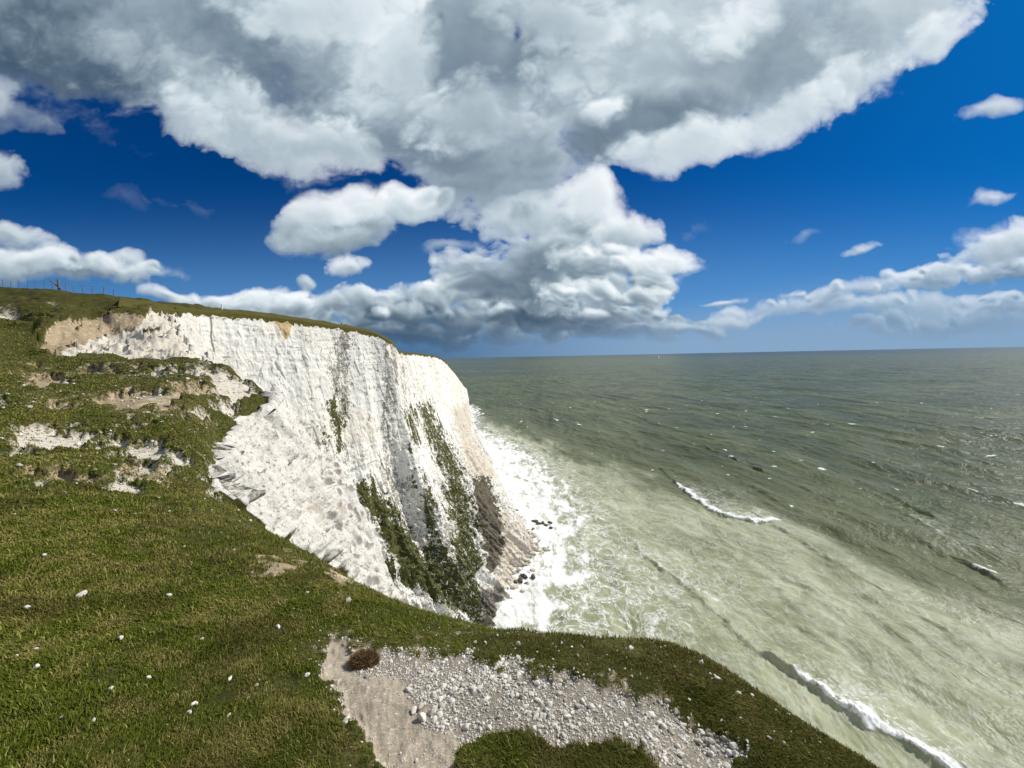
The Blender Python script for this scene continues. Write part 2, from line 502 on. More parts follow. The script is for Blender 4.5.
def ground_material():
    m, t, b = material('turf_and_chalk')
    co = t.add('ShaderNodeTexCoord').outputs['Object']
    chalk_, scree_, soil_ = t.rgb('mA')
    rock_, dirt_, wet_ = t.rgb('mB')
    n1 = t.noise(co, 0.9, 5); n2 = t.noise(co, 9, 5, .65); n3 = t.noise(co, 46, 4, .7); nb = t.noise(co, .16, 4)
    n4 = t.noise(co, 2.6, 6, .65)
    g = t.mix(t.ss(n1, .35, .65), (.062, .066, .011), (.128, .114, .028))
    g = t.mix(t.ss(n4, .45, .72), g, (.030, .032, .009))
    g = t.mix(t.ss(n2, .48, .74), g, (.125, .108, .040))
    g = t.mix(t.ss(nb, .42, .62, 0, .55), g, (.075, .068, .018))
    g = t.mix(t.ss(n3, .35, .7, .75, 0), g, (.026, .028, .008))
    so = t.mix(n2, (.20, .150, .095), (.42, .335, .22))
    so = t.mix(t.ss(n4, .5, .7), so, (.52, .44, .32))
    ch = t.mix(n1, (.50, .455, .38), (.70, .655, .57))
    ch = t.mix(t.ss(n2, .46, .66, 0, .8), ch, (.30, .265, .20))
    ch = t.mix(t.ss(n4, .57, .68, 0, .75), ch, (.12, .11, .07))
    blot = t.voro(co, 1.5)
    rk = t.mix(n4, (.52, .49, .44), (.78, .76, .715))
    rk = t.mix(t.m('MULTIPLY', t.ss(t.m('ADD', blot, t.m('MULTIPLY', n2, .5)), .50, .72, .9, 0), t.ss(t.attr('grey'), .2, .55)), rk, (.25, .225, .21))
    rk = t.mix(t.ss(n2, .52, .66, 0, .7), rk, (.27, .245, .20))
    rk = t.mix(t.ss(t.noise(co, 4.5, 6, .7), .57, .64, 0, .8), rk, (.20, .18, .15))
    rk = t.mix(t.ss(n1, .60, .72, 0, .6), rk, (.40, .345, .26))
    sc = t.mix(n3, (.12, .10, .075), (.34, .30, .245))
    di = t.mix(n2, (.22, .18, .13), (.43, .37, .285))
    di = t.mix(t.ss(t.noise(co, 150, 3, .7), .55, .68, 0, .75), di, (.64, .59, .51))
    di = t.mix(t.ss(n3, .52, .7, 0, .8), di, (.60, .55, .47))
    di = t.mix(t.ss(n4, .5, .65, 0, .6), di, (.24, .20, .15))
    dz = t.m('ADD', t.m('MULTIPLY', t.m('SUBTRACT', n2, .5), .9), t.m('MULTIPLY', t.m('SUBTRACT', n4, .5), 1.1))
    c = t.mix(t.ss(t.m('ADD', soil_, dz), .30, .60), g, so)
    c = t.mix(t.ss(t.m('ADD', chalk_, dz), .36, .62), c, ch)
    c = t.mix(t.ss(rock_, .4, .6), c, rk)
    c = t.mix(t.ss(scree_, .35, .6), c, t.mix(t.ss(dirt_, .25, .7), sc, di))
    t.l.new(c, b.inputs['Base Color'])
    b.inputs['Roughness'].default_value = .95; b.inputs['Specular IOR Level'].default_value = .12
    hgt = t.m('ADD', t.m('MULTIPLY', n3, .35), t.m('MULTIPLY', n2, .9))
    nrm = t.bump(hgt, .55, .03)
    hg2 = t.m('MULTIPLY', t.m('ADD', n4, t.m('MULTIPLY', t.ss(blot, 0, .5), .5)), rock_)
    t.l.new(t.bump(hg2, .6, .25, nrm), b.inputs['Normal'])
    return m


MAT_GROUND = ground_material()
nG = len(GV2)
V_, idx_ = None, None
used = np.zeros(nG, bool); used[GF.ravel()] = True; used[capF.ravel()] = True
remap = np.cumsum(used) - 1
ground = mesh_obj('ground', GV2[used], [remap[GF], remap[capF]], MAT_GROUND, attrs={k: a[used] for k, a in ga2.items()})
tag(ground, 'grassy chalk headland with bare patches and scree by the viewer', 'ground', kind='structure')

# ================================================================== FAR CHALK CLIFF
# stations along the cliff: ridge (px,py,Y), edge (px,py,Y), toe plan (X,Y)
ST = [
    # ridge            edge              toe              bulge
    ((120, 298, 64), (118, 306, 55), (-40, 38)),
    ((150, 302, 67), (152, 308.5, 61), (-38, 50)),
    ((180, 305, 72), (180, 310, 67), (-35, 58)),
    ((220, 308.5, 79), (222, 312.5, 74), (-31, 68)),
    ((270, 313, 88), (270, 317, 82), (-24, 78)),
    ((318, 320, 97), (316, 323, 91), (-18, 90)),
    ((345, 325, 105), (345, 327.5, 99), (-12, 103)),
    ((372, 331, 116), (374, 333, 107), (-7, 114)),
    ((392, 341, 124), (393, 343.5, 114), (-3, 122)),
    ((401, 351, 142), (401, 351.5, 138), (0.5, 140)),
    ((421, 353.6, 170), (421, 354, 166), (9, 158)),
    ((440, 357.5, 209), (440, 358, 205), (5, 178)),
    ((452, 369, 240), (452, 369.5, 236), (-2, 215)),
    ((463, 384, 278), (463, 384.5, 274), (-13, 272)),
    ((462, 386.5, 326), (462, 387, 322), (-24, 330)),
    ((440, 372, 460), (425, 373, 440), (-70, 440)),
]
net = []
for (a, b, c) in ST:
    Rg = at_y(*a); E = at_y(*b); T = np.array([c[0], c[1], -EYE - .5])
    d = T - E
    inn = np.array([-38, 14, 0.0])
    fa = 1.0 if b[2] < 130 else 3.0
    rows = [Rg + inn + [0, 0, -5.0 * fa], Rg + inn * .4 + [0, 0, -.6 * fa - (fa > 1)], Rg, E,
            E + [d[0] * .035, d[1] * .035, d[2] * .10],
            E + [d[0] * .13, d[1] * .13, d[2] * .32],
            E + [d[0] * .34, d[1] * .34, d[2] * .58],
            E + [d[0] * .66, d[1] * .66, d[2] * .82],
            T, T + [d[0] * .3, d[1] * .3, -9]]
    net.append(rows)
net = np.array(net)


def crom(P, u):                  # Catmull-Rom along axis 0
    n = len(P)
    i = np.clip(np.floor(u).astype(int), 0, n - 2); f = (u - i)[:, None, None]
    g = lambda k: P[np.clip(k, 0, n - 1)]
    p0, p1, p2, p3 = g(i - 1), g(i), g(i + 1), g(i + 2)
    return .5 * (2 * p1 + (p2 - p0) * f + (2 * p0 - 5 * p1 + 4 * p2 - p3) * f ** 2 + (3 * p1 - p0 - 3 * p2 + p3) * f ** 3)


NS, NP_ = 1300, 460
dens = np.array([40, 60, 80, 110, 120, 110, 110, 110, 110, 110, 110, 110, 110, 90, 40.])
cum = np.concatenate([[0], np.cumsum(dens)]); cum /= cum[-1]
us = np.interp(np.linspace(0, 1, NS), cum, np.arange(len(ST)))
A = crom(net, us)                                        # NS x 10 x 3
pden = np.array([6, 10, 40, 60, 80, 110, 110, 90, 8.])
pc = np.concatenate([[0], np.cumsum(pden)]); pc /= pc[-1]
up = np.interp(np.linspace(0, 1, NP_), pc, np.arange(10))
Bm = crom(np.swapaxes(A, 0, 1), up)                      # NP x NS x 3
# sharp break at the cliff edge: linear in the rows around it
lin = (up > 2) & (up < 4)
fl = np.floor(up[lin]).astype(int); ff = (up[lin] - fl)[:, None, None]
At = np.swapaxes(A, 0, 1)
Bm[lin] = At[fl] * (1 - ff) + At[fl + 1] * ff
du = np.gradient(Bm, axis=1); dv = np.gradient(Bm, axis=0)
Nn = np.cross(du, dv); Nn /= np.linalg.norm(Nn, axis=2)[..., None] + 1e-9
if Nn[NP_ // 2, NS // 2, 0] < 0:
    Nn = -Nn
seg = np.linalg.norm(np.diff(At[5], axis=0), axis=1)
sarc = np.concatenate([[0], np.cumsum(seg)])
S2 = np.broadcast_to(sarc[None], Bm.shape[:2]).ravel(); V2 = np.broadcast_to(up[:, None], Bm.shape[:2]).ravel()
P = Bm.reshape(-1, 3); Nf = Nn.reshape(-1, 3)
cpx, cpy = project(P)
face = sstep(3.0, 3.35, V2) * sstep(9.0, 7.6, V2)
zz = P[:, 2]
low = sstep(4.5, 6.5, V2)
shear = S2 + (8 - 0.25 * zz) * 0.12 * low
# vertical buttresses, flutes and joints of the chalk
bt = fbm(shear / 13, zz / 70, 0.0, 3)
bt = -np.abs(bt) * 5.2 + 1.3
fl_ = fbm(shear / 4.2, zz / 40, 3.3, 3); fl_ = (.35 - np.abs(fl_)) * 1.9
f2 = fbm(shear / 1.25, zz / 9, 5.5, 3)
f3 = fbm(P[:, 0] / .8, P[:, 1] / .8, zz / .7, 2)
f4 = fbm(P[:, 0] / 3, P[:, 1] / 3, zz / 2.2, 3)
strat = fbm(shear / 40, zz / 1.1, 7.0, 3)
fc = facet(shear / 2.6, zz / 3.6, 5, 1.5) * .50 * sstep(3.15, 3.9, V2) + facet(shear / 1.1, zz / 1.5, 6, 1.4) * .24 + facet(shear / .5, zz / .6, 7, 1.3) * .10
grv = 0.0
st_s = lambda k: np.interp(k, np.arange(len(sarc)), sarc)
for k, dep, wdt, sl in [(5.9, 3.0, 4.0, .02), (8.35, 6.5, 5.5, .03), (9.25, 4.5, 5.0, .10), (9.8, 5.0, 6.0, .16), (10.6, 6.0, 7.0, .22), (11.4, 5.0, 9.0, .2), (4.4, .9, 2.0, 0), (7.1, 1.6, 3.0, .0), (12.4, 4.5, 10., .15)]:
    ds = S2 - st_s(k) + (8 - zz) * sl * .5 + fbm(zz / 14, zz * 0 + k, k * 3.1, 3) * 1.8 - 10 * (low * sl)
    grv = grv - dep * np.clip(1 - np.abs(ds) / wdt, 0, 1) ** 1.3 * (.35 + .65 * sstep(3.2, 5.5, V2))
rgt = sstep(sarc[5], sarc[8], S2)
disp = face * (grv * 1.6 + fc * (.07 + 1.15 * np.maximum(low, .38 * rgt)) + bt * (.10 + .12 * rgt + .62 * low) + fl_ * (.05 + .62 * low) + f2 * (.03 + .22 * low) + f3 * (.05 + .14 * low) + f4 * (.10 + .55 * low) + strat * .06)
# grass cap relief and a ragged edge
ragged = fbm(S2 / 5, S2 * 0, 2.2, 4) * .8 + fbm(S2 / 1.2, S2 * 0, 8.2, 2) * .25
capm = sstep(3.35, 2.9, V2)
P = P + Nf * disp[:, None]
P[:, 2] += capm * (fbm(P[:, 0] / 4, P[:, 1] / 4, 1.0, 4) * .22) + np.exp(-((V2 - 3) / .3) ** 2) * ragged * .12


def cm(poly, soft=3.0, namp=5.0, y0=0, y1=1e9, streak=1.0):
    nn = fbm(shear / 2.6, zz / (2.6 + 5 * streak), 11.0, 4) * .8 + f3 * .45
    sd = poly_sd(cpx, cpy, poly) + nn * namp * 1.4
    return sstep(-soft * 2, soft * 2, sd) * ((P[:, 1] > y0) & (P[:, 1] < y1))


veg = np.zeros(len(P)); soilc = veg.copy(); mot = veg.copy(); tal = veg.copy(); dark = veg.copy(); slab = veg.copy()
for poly, k in [
    ([(360, 486), (368, 478), (378, 484), (384, 500), (400, 520), (425, 548), (446, 580), (450, 606), (425, 596), (404, 588), (392, 560), (376, 530), (366, 512)], 1),
    ([(424, 548), (446, 556), (470, 575), (487, 592), (490, 622), (455, 614), (428, 602)], .85),
    ([(388, 510), (402, 505), (420, 540), (436, 575), (420, 580), (400, 550)], .8),
    ([(405, 412), (411, 406), (417, 424), (420, 444), (414, 446), (408, 430)], 1),
    ([(418, 405), (428, 402), (438, 420), (448, 440), (458, 462), (466, 486), (474, 515), (480, 545), (482, 580), (486, 606), (478, 600), (466, 584), (456, 560), (452, 530), (444, 505), (444, 480), (430, 450), (422, 430)], .85),
    ([(416, 470), (424, 480), (440, 530), (450, 560), (462, 590), (468, 606), (448, 600), (436, 570), (426, 530)], .8),
    ([(330, 402), (338, 396), (344, 420), (346, 446), (340, 450), (334, 430)], .9),
    ([(322, 432), (334, 428), (334, 442), (322, 444)], .8),
    ([(376, 545), (384, 545), (396, 580), (390, 588), (380, 570)], .9),
]:
    veg = np.maximum(veg, cm(poly, 3, 7) * k)
for poly, k in [
    ([(332, 330), (350, 326), (352, 360), (350, 420), (356, 480), (345, 480), (336, 420), (330, 370)], .75),
    ([(384, 338), (396, 342), (397, 400), (396, 450), (404, 490), (398, 520), (386, 500), (384, 440), (388, 400)], .8),
    ([(384, 460), (400, 448), (410, 470), (420, 520), (430, 545), (410, 530), (395, 510)], .7),
    ([(396, 350), (404, 352), (410, 400), (404, 410), (398, 390)], .7),
    ([(416, 400), (430, 396), (440, 420), (440, 440), (424, 440)], .7),
    ([(360, 500), (372, 520), (384, 560), (396, 590), (378, 590), (360, 560)], .6),
    ([(440, 470), (452, 480), (466, 540), (470, 590), (450, 570), (444, 520)], .6),
    ([(300, 425), (330, 420), (340, 480), (345, 540), (320, 520)], .5),
]:
    mot = np.maximum(mot, cm(poly, 5, 9) * k)
soilc = np.maximum(soilc, cm([(168, 310), (184, 318), (188, 335), (180, 352), (172, 350), (170, 330)], 2, 4) * .75)
soilc = np.maximum(soilc, cm([(272, 317), (296, 319), (290, 330), (284, 341), (279, 330)], 1.5, 3))
soilc = np.maximum(soilc, cm([(300, 321), (340, 326), (338, 329), (304, 326)], 1, 2) * .5)
tal = np.maximum(tal, cm([(446, 408), (470, 400), (474, 440), (494, 470), (500, 482), (470, 478), (458, 440)], 4, 5) * .8)
tal = np.maximum(tal, cm([(490, 508), (502, 512), (514, 532), (536, 556), (540, 590), (490, 594), (500, 570), (498, 545), (488, 530)], 3, 5))
tal = np.maximum(tal, sstep(-72, -79, P[:, 2]) * face * .8)
slab = np.maximum(slab, cm([(470, 479), (488, 480), (494, 500), (502, 530), (503, 545), (494, 576), (488, 574), (482, 545), (474, 510)], 2, 4, streak=0))  # grey-brown slab, darker than the chalk around it
gcap = sstep(3.18, 3.02, V2 + f3 * .05 + ragged * .07)
rim = np.exp(-((V2 - 3.12) / .07) ** 2) * sstep(-.5, .9, ragged + f3) * .75
tow = at_y(209, 312, 74)
foot_shade = cm([(482, 586), (505, 588), (504, 606), (500, 624), (482, 632)], 1.5, 2, streak=0)  # shade on the rock face at the cliff foot, painted into the colour
crack = sstep(1.6, .5, np.abs(cpx - (209 + (cpy - 312) * .10 + np.sin(cpy / 5) * 1.0))) * sstep(311, 314, cpy) * sstep(358, 352, cpy) * (V2 > 3) * (P[:, 1] < 90)
cl_attr = {'mA': np.stack([veg, soilc, mot], -1), 'mB': np.stack([tal, slab, gcap], -1), 'mC': np.stack([rim, np.maximum(crack, foot_shade), low], -1)}


def cliff_material():
    m, t, b = material('white_chalk_cliff')
    co = t.add('ShaderNodeTexCoord').outputs['Object']
    veg_, soil_, mot_ = t.rgb('mA'); tal_, slab_, cap_ = t.rgb('mB'); rim_, crk_shade_, low_ = t.rgb('mC')
    mp = t.add('ShaderNodeMapping'); t.l.new(co, mp.inputs[0]); mp.inputs['Scale'].default_value = (1, 1, .12)
    st = mp.outputs[0]
    mq = t.add('ShaderNodeMapping'); t.l.new(co, mq.inputs[0]); mq.inputs['Scale'].default_value = (.15, .15, 1.6)
    fl = mq.outputs[0]
    nbig = t.noise(co, .07, 4); nst = t.noise(st, .55, 6, .6); nst2 = t.noise(st, 2.2, 5, .65); nfl = t.noise(fl, 1.0, 5, .6)
    nm = t.noise(co, .8, 6, .65); nf = t.noise(co, 3.2, 5, .7)
    c = t.mix(nst, (.72, .695, .64), (.87, .855, .815))
    c = t.mix(t.ss(nst2, .52, .72, 0, .40), c, (.55, .50, .42))
    c = t.mix(t.m('MULTIPLY', t.ss(nfl, .58, .63, 0, .75), t.ss(nm, .44, .56)), c, (.33, .30, .26))
    c = t.mix(t.ss(t.m('ADD', nf, t.m('MULTIPLY', low_, .07)), .60, .66, 0, .8), c, (.22, .20, .165))
    c = t.mix(t.ss(nbig, .52, .66, 0, .35), c, (.72, .63, .48))
    # grey weathered blotches
    k = t.m('ADD', t.m('MAXIMUM', mot_, t.m('MULTIPLY', t.ss(low_, .25, 1), .50)), t.m('MULTIPLY', t.m('SUBTRACT', nf, .5), 2.0))
    k = t.m('ADD', k, t.m('MULTIPLY', t.m('SUBTRACT', nm, .5), 1.6))
    k = t.m('ADD', k, t.m('MULTIPLY', t.m('SUBTRACT', nst2, .5), .8))
    c = t.mix(t.ss(k, .54, .70, 0, .88), c, t.mix(nf, (.115, .105, .080), (.30, .275, .235)))
    c = t.mix(t.ss(t.m('ADD', soil_, t.m('MULTIPLY', t.m('SUBTRACT', nm, .5), .8)), .3, .7), c, t.mix(nst2, (.40, .27, .13), (.70, .54, .32)))
    c = t.mix(t.ss(tal_, .3, .75), c, t.mix(nst2, (.50, .43, .345), (.72, .66, .565)))
    slabc = t.mix(nf, (.065, .055, .038), (.21, .185, .14))
    c = t.mix(t.ss(slab_, .35, .65), c, slabc)
    v = t.m('ADD', veg_, t.m('MULTIPLY', t.m('SUBTRACT', nf, .5), 2.1))
    v = t.m('ADD', v, t.m('MULTIPLY', t.m('SUBTRACT', nm, .5), 2.2))
    gr = t.mix(nm, (.026, .033, .009), (.115, .112, .036))
    c = t.mix(t.ss(v, .42, .58), c, gr)
    c = t.mix(t.ss(rim_, .35, .8, 0, .9), c, (.25, .18, .10))
    c = t.mix(t.m('MULTIPLY', crk_shade_, .8), c, (.07, .06, .05))  # the crack, and the painted shade at the cliff foot
    gc = t.mix(nm, (.055, .060, .012), (.125, .105, .032))
    c = t.mix(t.ss(cap_, .4, .6), c, gc)
    t.l.new(c, b.inputs['Base Color'])
    b.inputs['Roughness'].default_value = .95; b.inputs['Specular IOR Level'].default_value = .1
    h = t.m('ADD', t.m('MULTIPLY', nst2, .5), t.m('ADD', t.m('MULTIPLY', nf, .5), t.m('MULTIPLY', nfl, .5)))
    h = t.m('MULTIPLY', h, t.ss(low_, 0, .6, .40, 1))
    t.l.new(t.bump(h, .55, .35), b.inputs['Normal'])
    return m


CV = P + [0, 0, EYE]
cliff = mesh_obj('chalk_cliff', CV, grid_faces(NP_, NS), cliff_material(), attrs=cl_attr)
tag(cliff, 'tall white chalk cliff with grass top and green gullies falling to the sea', 'cliff', kind='structure')

# ================================================================== SEA
saz = np.radians(np.concatenate([np.linspace(-180, -62, 60)[:-1], np.linspace(-62, -12, 160)[:-1], np.linspace(-12, 56, 1000)[:-1], np.linspace(56, 180, 60)]))
sr = np.concatenate([np.geomspace(4, 60, 14)[:-1], np.geomspace(60, 700, 780)[:-1], np.geomspace(700, 4000, 230)[:-1], np.geomspace(4000, 70000, 40)])
SR, SA = np.meshgrid(sr, saz, indexing='ij')
sx = (SR * np.sin(SA)).ravel(); sy = (SR * np.cos(SA)).ravel(); srr = SR.ravel()
den = np.maximum(srr, 1.0)
cd = np.array([.27, -.963]); wd = np.array([-.963, -.27])
wx_ = fbm(sx / 90, sy / 140, .5, 3) * 9; wy_ = fbm(sx / 70, sy / 70, 4.5, 3) * 7
a_c = (sx + wx_) * cd[0] + (sy + wy_) * cd[1]; a_w = (sx + wx_) * wd[0] + (sy + wy_) * wd[1]


def swell(lam, ang, amp, seed, sharp):
    ca, sa_ = math.cos(ang), math.sin(ang)
    u = a_w * ca + a_c * sa_; v = a_c * ca - a_w * sa_
    ph = u / lam + fbm(u / (lam * 4), v / (lam * 5), seed, 2) * .55
    env = np.clip(.35 + .9 * fbm(u / (lam * 2.2), v / (lam * 3.2), seed + 5, 2), 0, 1.4)
    s = .5 + .5 * np.cos(2 * math.pi * ph)
    return (s ** sharp - .4) * amp * env


fade = lambda lam: sstep(lam / .0045, lam / .011, srr)
hs = swell(46, .0, 1.0, 1.0, 2.2) * fade(46) + swell(23, .16, .55, 2.0, 1.9) * fade(23) + swell(27, -.22, .5, 3.0, 1.9) * fade(27) \
    + swell(11, .1, .24, 4.0, 1.6) * fade(11) + swell(8.5, -.35, .20, 6.0, 1.5) * fade(8.5) + swell(5.2, .4, .12, 7.0, 1.5) * fade(5.2)
hs = hs * 2.3 + fbm(sx / 2.4, sy / 3.2, .9, 3) * .12 * fade(3)


def S2d(l):
    p = at_z(np.array([q[0] for q in l], float), np.array([q[1] for q in l], float), -EYE)
    return p[:, :2]


foam = np.zeros(len(sx)); lace = foam.copy()
nfm = fbm(sx / 5, sy / 9, 3.0, 4); nf2 = fbm(sx / 1.4, sy / 1.9, 8.0, 3); nf3 = fbm(sx / .6, sy / .6, 2.0, 2)
# explicit breaking crests: polyline (near end last), height, foam span, width of foam behind
for pl, hgt, t0, t1, wf, k in [
    ([(628, 535), (650, 560), (690, 590), (745, 640), (790, 670), (815, 688), (870, 722), (930, 762), (1010, 815)], 1.7, .69, 1.01, 3.4, 1.0),
    ([(655, 462), (678, 485), (700, 503), (722, 516), (752, 522), (784, 521)], 1.5, .40, 1.0, 7.0, 1.0),
    ([(640, 552), (656, 566), (690, 588), (720, 604)], .2, .0, 1.0, 9.0, .55),
    ([(740, 505), (800, 540), (880, 590), (960, 640), (1024, 690)], .9, 2, 3, 1, 0),
    ([(690, 440), (760, 470), (830, 500), (905, 532), (985, 572), (1060, 610)], 1.3, .30, .34, 4, .7),
    ([(640, 420), (700, 436), (760, 450), (830, 470), (900, 500), (1000, 548)], 1.0, .58, .62, 4, .8),
    ([(960, 552), (985, 548), (1030, 556)], .8, 0, 1, 6, .5),
    ([(905, 512), (925, 522), (945, 538)], .5, 0, 1, 3, .5),
    ([(560, 478), (572, 505), (580, 530), (582, 552)], .9, .1, .8, 5, .8),
    ([(534, 640), (540, 600), (552, 570), (560, 540)], .8, 0, 1, 4, .8),
]:
    q = S2d(pl)
    dd, sd, tt = line_d(sx, sy, q)
    dd = np.abs(dd * np.where(sd == 0, 1, sd) + fbm(sx / 7, sy / 7, hgt + 2, 3) * 1.5)
    # travel runs towards the viewer, the shoreward (front) side is on its right
    front = (line_d(sx, sy, q)[1] if False else sd) < 0
    wob = .45 + .75 * np.clip(.5 + fbm(tt * 17, tt * 0, hgt, 4), 0, 1)
    gate = .70 + .30 * sstep(-.15, .25, fbm(tt * 6.5, tt * 0, hgt + .7, 2)) if t0 < 1 else 1
    wob = wob * gate
    endf = sstep(0, .12, tt) * sstep(1.0, .9, tt)
    wob = wob * (.72 + .28 * sstep(t0 - .25, t0, tt)) if t0 < 1 else wob
    prof = np.where(front, np.exp(-(dd / 1.3) ** 2), np.exp(-dd / 7.0)) * wob * endf
    fm = np.where(front, sstep(1.6, .2, dd + nf2 * .6), np.exp(-(np.maximum(dd + nfm * wf * .5, 0) / wf) ** 1.5)) * sstep(t0 - .04, t0 + .05, tt) * sstep(t1 + .02, t1 - .04, tt)
    fm = fm * (1 if k >= 1 else 1) * k
    hs = np.maximum(hs, hs * (1 - prof) + prof * hgt) if hgt > .3 else hs
    hs = hs + np.clip(fm, 0, 1) * (np.abs(nf2) * .55 + np.abs(nf3) * .3) * (hgt > 1)
    foam = np.maximum(foam, np.clip(fm * ((.82 if k >= 1 else .60) + .4 * wob + nfm * .5 - .30 * (~front) * sstep(.8, 3.0, dd)), 0, 1))
    lace = np.maximum(lace, k * np.exp(-dd / (wf * 2.5)) * (~front) * sstep(t0 - .06, t0 + .1, tt) * sstep(t1 + .03, t1 - .06, tt))
# surf in front of the cliff foot
sp = S2d([(462, 404), (474, 405), (480, 412), (474, 424), (492, 436), (520, 448), (545, 468), (566, 498), (580, 530), (578, 556), (566, 585), (556, 612), (556, 700), (450, 700), (440, 500), (455, 420)])
sdist = poly_sd(sx, sy, sp)
surf = sstep(-12, 9, sdist + nfm * 11 + fbm(sx / 14, sy / 22, 5.5, 4) * 7)
shore = fbm((sx + nfm * 2) / 2.2, sy / 17, 12.0, 4)
foam = np.maximum(foam, surf * np.clip(.93 + .50 * shore + .22 * nfm, .35, 1))
sp2 = S2d([(470, 420), (500, 432), (540, 452), (575, 490), (610, 540), (640, 575), (650, 620), (640, 720), (480, 720), (470, 480)])
sd2 = poly_sd(sx, sy, sp2)
lace = np.maximum(lace, sstep(-22, 8, sd2 + nfm * 10))
# milky chalk water near the shore, its drifting edge
mk = S2d([(463, 412), (500, 424), (545, 440), (590, 462), (640, 484), (690, 498), (740, 508), (790, 524), (830, 546), (880, 574), (950, 600), (1030, 628), (1100, 660), (1100, 900), (300, 900), (300, 600), (440, 420)])
mdist = poly_sd(sx, sy, mk)
milk = sstep(-15, 18, mdist + fbm(sx / 34, sy / 50, 6.0, 5) * 20 + fbm(a_w / 7, a_c / 40, 6.6, 3) * 7)
milk2 = sstep(-160, 30, mdist + fbm(sx / 80, sy / 130, 7.1, 4) * 60)
# scattered whitecaps on the crests
cap_n = fbm(a_w / 10, a_c / 16, 21.0, 3) + .25 * fbm(a_w / 2.5, a_c / 4, 23., 2)
caps = sstep(.82, 1.02, cap_n + hs * .20) * sstep(60, 150, srr) * (1 - milk) * sstep(2200, 500, srr)
foam = np.maximum(foam, caps * .9)
streak = fbm(a_w / 3.2, a_c / 26, 31.0, 4)
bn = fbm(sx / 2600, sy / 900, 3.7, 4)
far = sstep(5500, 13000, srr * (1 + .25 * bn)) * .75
cloud_shade = sstep(.15, .45, fbm(sx / 1500, sy / 420, 5.7, 4) + .9 * sstep(500, -250, sx) - .45) * sstep(1300, 2200, srr) * .8  # cloud-shadow patches on the far sea, painted into the water colour
cloud_shade = np.maximum(cloud_shade, sstep(.40, .6, fbm(sx / 5200, sy / 1300, 15.7, 3)) * sstep(3000, 6000, srr) * .7)
band = np.maximum(far, cloud_shade)  # teal far water together with the painted cloud shadow
SV = np.stack([sx, sy, hs * sstep(0, 30, srr)], -1)
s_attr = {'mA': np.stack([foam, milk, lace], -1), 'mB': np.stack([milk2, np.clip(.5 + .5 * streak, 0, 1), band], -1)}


def sea_material():
    m, t, b = material('chalky_sea')
    co = t.add('ShaderNodeTexCoord').outputs['Object']
    foam_, milk_, lace_ = t.rgb('mA'); milk2_, streak_, band_ = t.rgb('mB')
    mp = t.add('ShaderNodeMapping'); t.l.new(co, mp.inputs[0]); mp.inputs['Rotation'].default_value = (0, 0, math.radians(-15.7)); mp.inputs['Scale'].default_value = (1, .55, 1)
    wv = mp.outputs[0]
    n1 = t.noise(wv, .22, 6, .6, .4); n2 = t.noise(wv, .9, 5, .6); n3 = t.noise(co, .012, 5, .6); n4 = t.noise(wv, .05, 5, .6, .6); nf = t.noise(co, 1.1, 6, .7, .6)
    n5 = t.noise(wv, .012, 4, .6, .3)
    deep = t.mix(t.ss(n4, .35, .65), (.080, .098, .046), (.135, .150, .078))
    deep = t.mix(t.ss(n1, .5, .75, 0, .5), deep, (.165, .182, .105))
    deep = t.mix(t.ss(n5, .42, .6, 0, .6), deep, (.060, .074, .046))
    mid = t.mix(n1, (.110, .122, .068), (.165, .178, .105))
    milkc = t.mix(t.ss(t.noise(wv, .06, 5, .55, 1.0), .3, .7), (.275, .292, .185), (.395, .41, .285))
    milkc = t.mix(t.ss(n1, .4, .75, 0, .3), milkc, (.235, .25, .15))
    milkc = t.mix(t.ss(t.noise(co, .045, 6, .6, 1.5), .46, .66, 0, .65), milkc, (.205, .22, .125))
    milkc = t.mix(t.ss(n2, .5, .75, 0, .10), milkc, (.55, .56, .43))
    c = t.mix(t.ss(milk2_, .1, 1, 0, .8), deep, mid)
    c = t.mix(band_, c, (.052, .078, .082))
    c = t.mix(milk_, c, milkc)
    # lacy foam streaks
    ri = t.m('ABSOLUTE', t.m('SUBTRACT', t.noise(co, .085, 5, .55, 1.6), .5))
    ri2 = t.m('ABSOLUTE', t.m('SUBTRACT', t.noise(wv, .22, 4, .55, 1.3), .5))
    lc = t.m('MAXIMUM', t.m('MULTIPLY', t.ss(ri, .055, .0), t.ss(nf, .36, .6)), t.m('MULTIPLY', t.ss(ri2, .05, 0), t.ss(n1, .42, .62)))
    lc = t.m('MULTIPLY', lc, t.m('ADD', t.m('MULTIPLY', lace_, .75), t.m('MULTIPLY', milk_, .18)))
    nw = t.noise(wv, .42, 5, .6, .8)
    f = t.ss(t.m('ADD', t.m('ADD', foam_, t.m('MULTIPLY', t.m('SUBTRACT', nw, .5), .95)), t.m('MULTIPLY', t.m('SUBTRACT', nf, .5), .35)), .32, .92)
    f = t.m('MAXIMUM', f, lc)
    white = t.mix(nf, (.72, .74, .72), (.93, .94, .93))
    c = t.mix(f, c, white)
    t.l.new(c, b.inputs['Base Color'])
    b.inputs['IOR'].default_value = 1.33
    b.inputs['Specular IOR Level'].default_value = .07
    t.l.new(t.ss(f, 0, 1, .30, .8, 'LINEAR'), b.inputs['Roughness'])
    h = t.m('MULTIPLY', t.m('ADD', t.m('MULTIPLY', n1, 1.5), t.m('MULTIPLY', n2, .45)), t.ss(milk_, 0, 1, 1, .40))
    nr = t.bump(h, .7, 1.0)
    h2 = t.m('ADD', t.m('MULTIPLY', n4, 6.0), t.m('MULTIPLY', t.m('MULTIPLY', nf, f), .5))
    t.l.new(t.bump(h2, .5, 1.0, nr), b.inputs['Normal'])
    return m


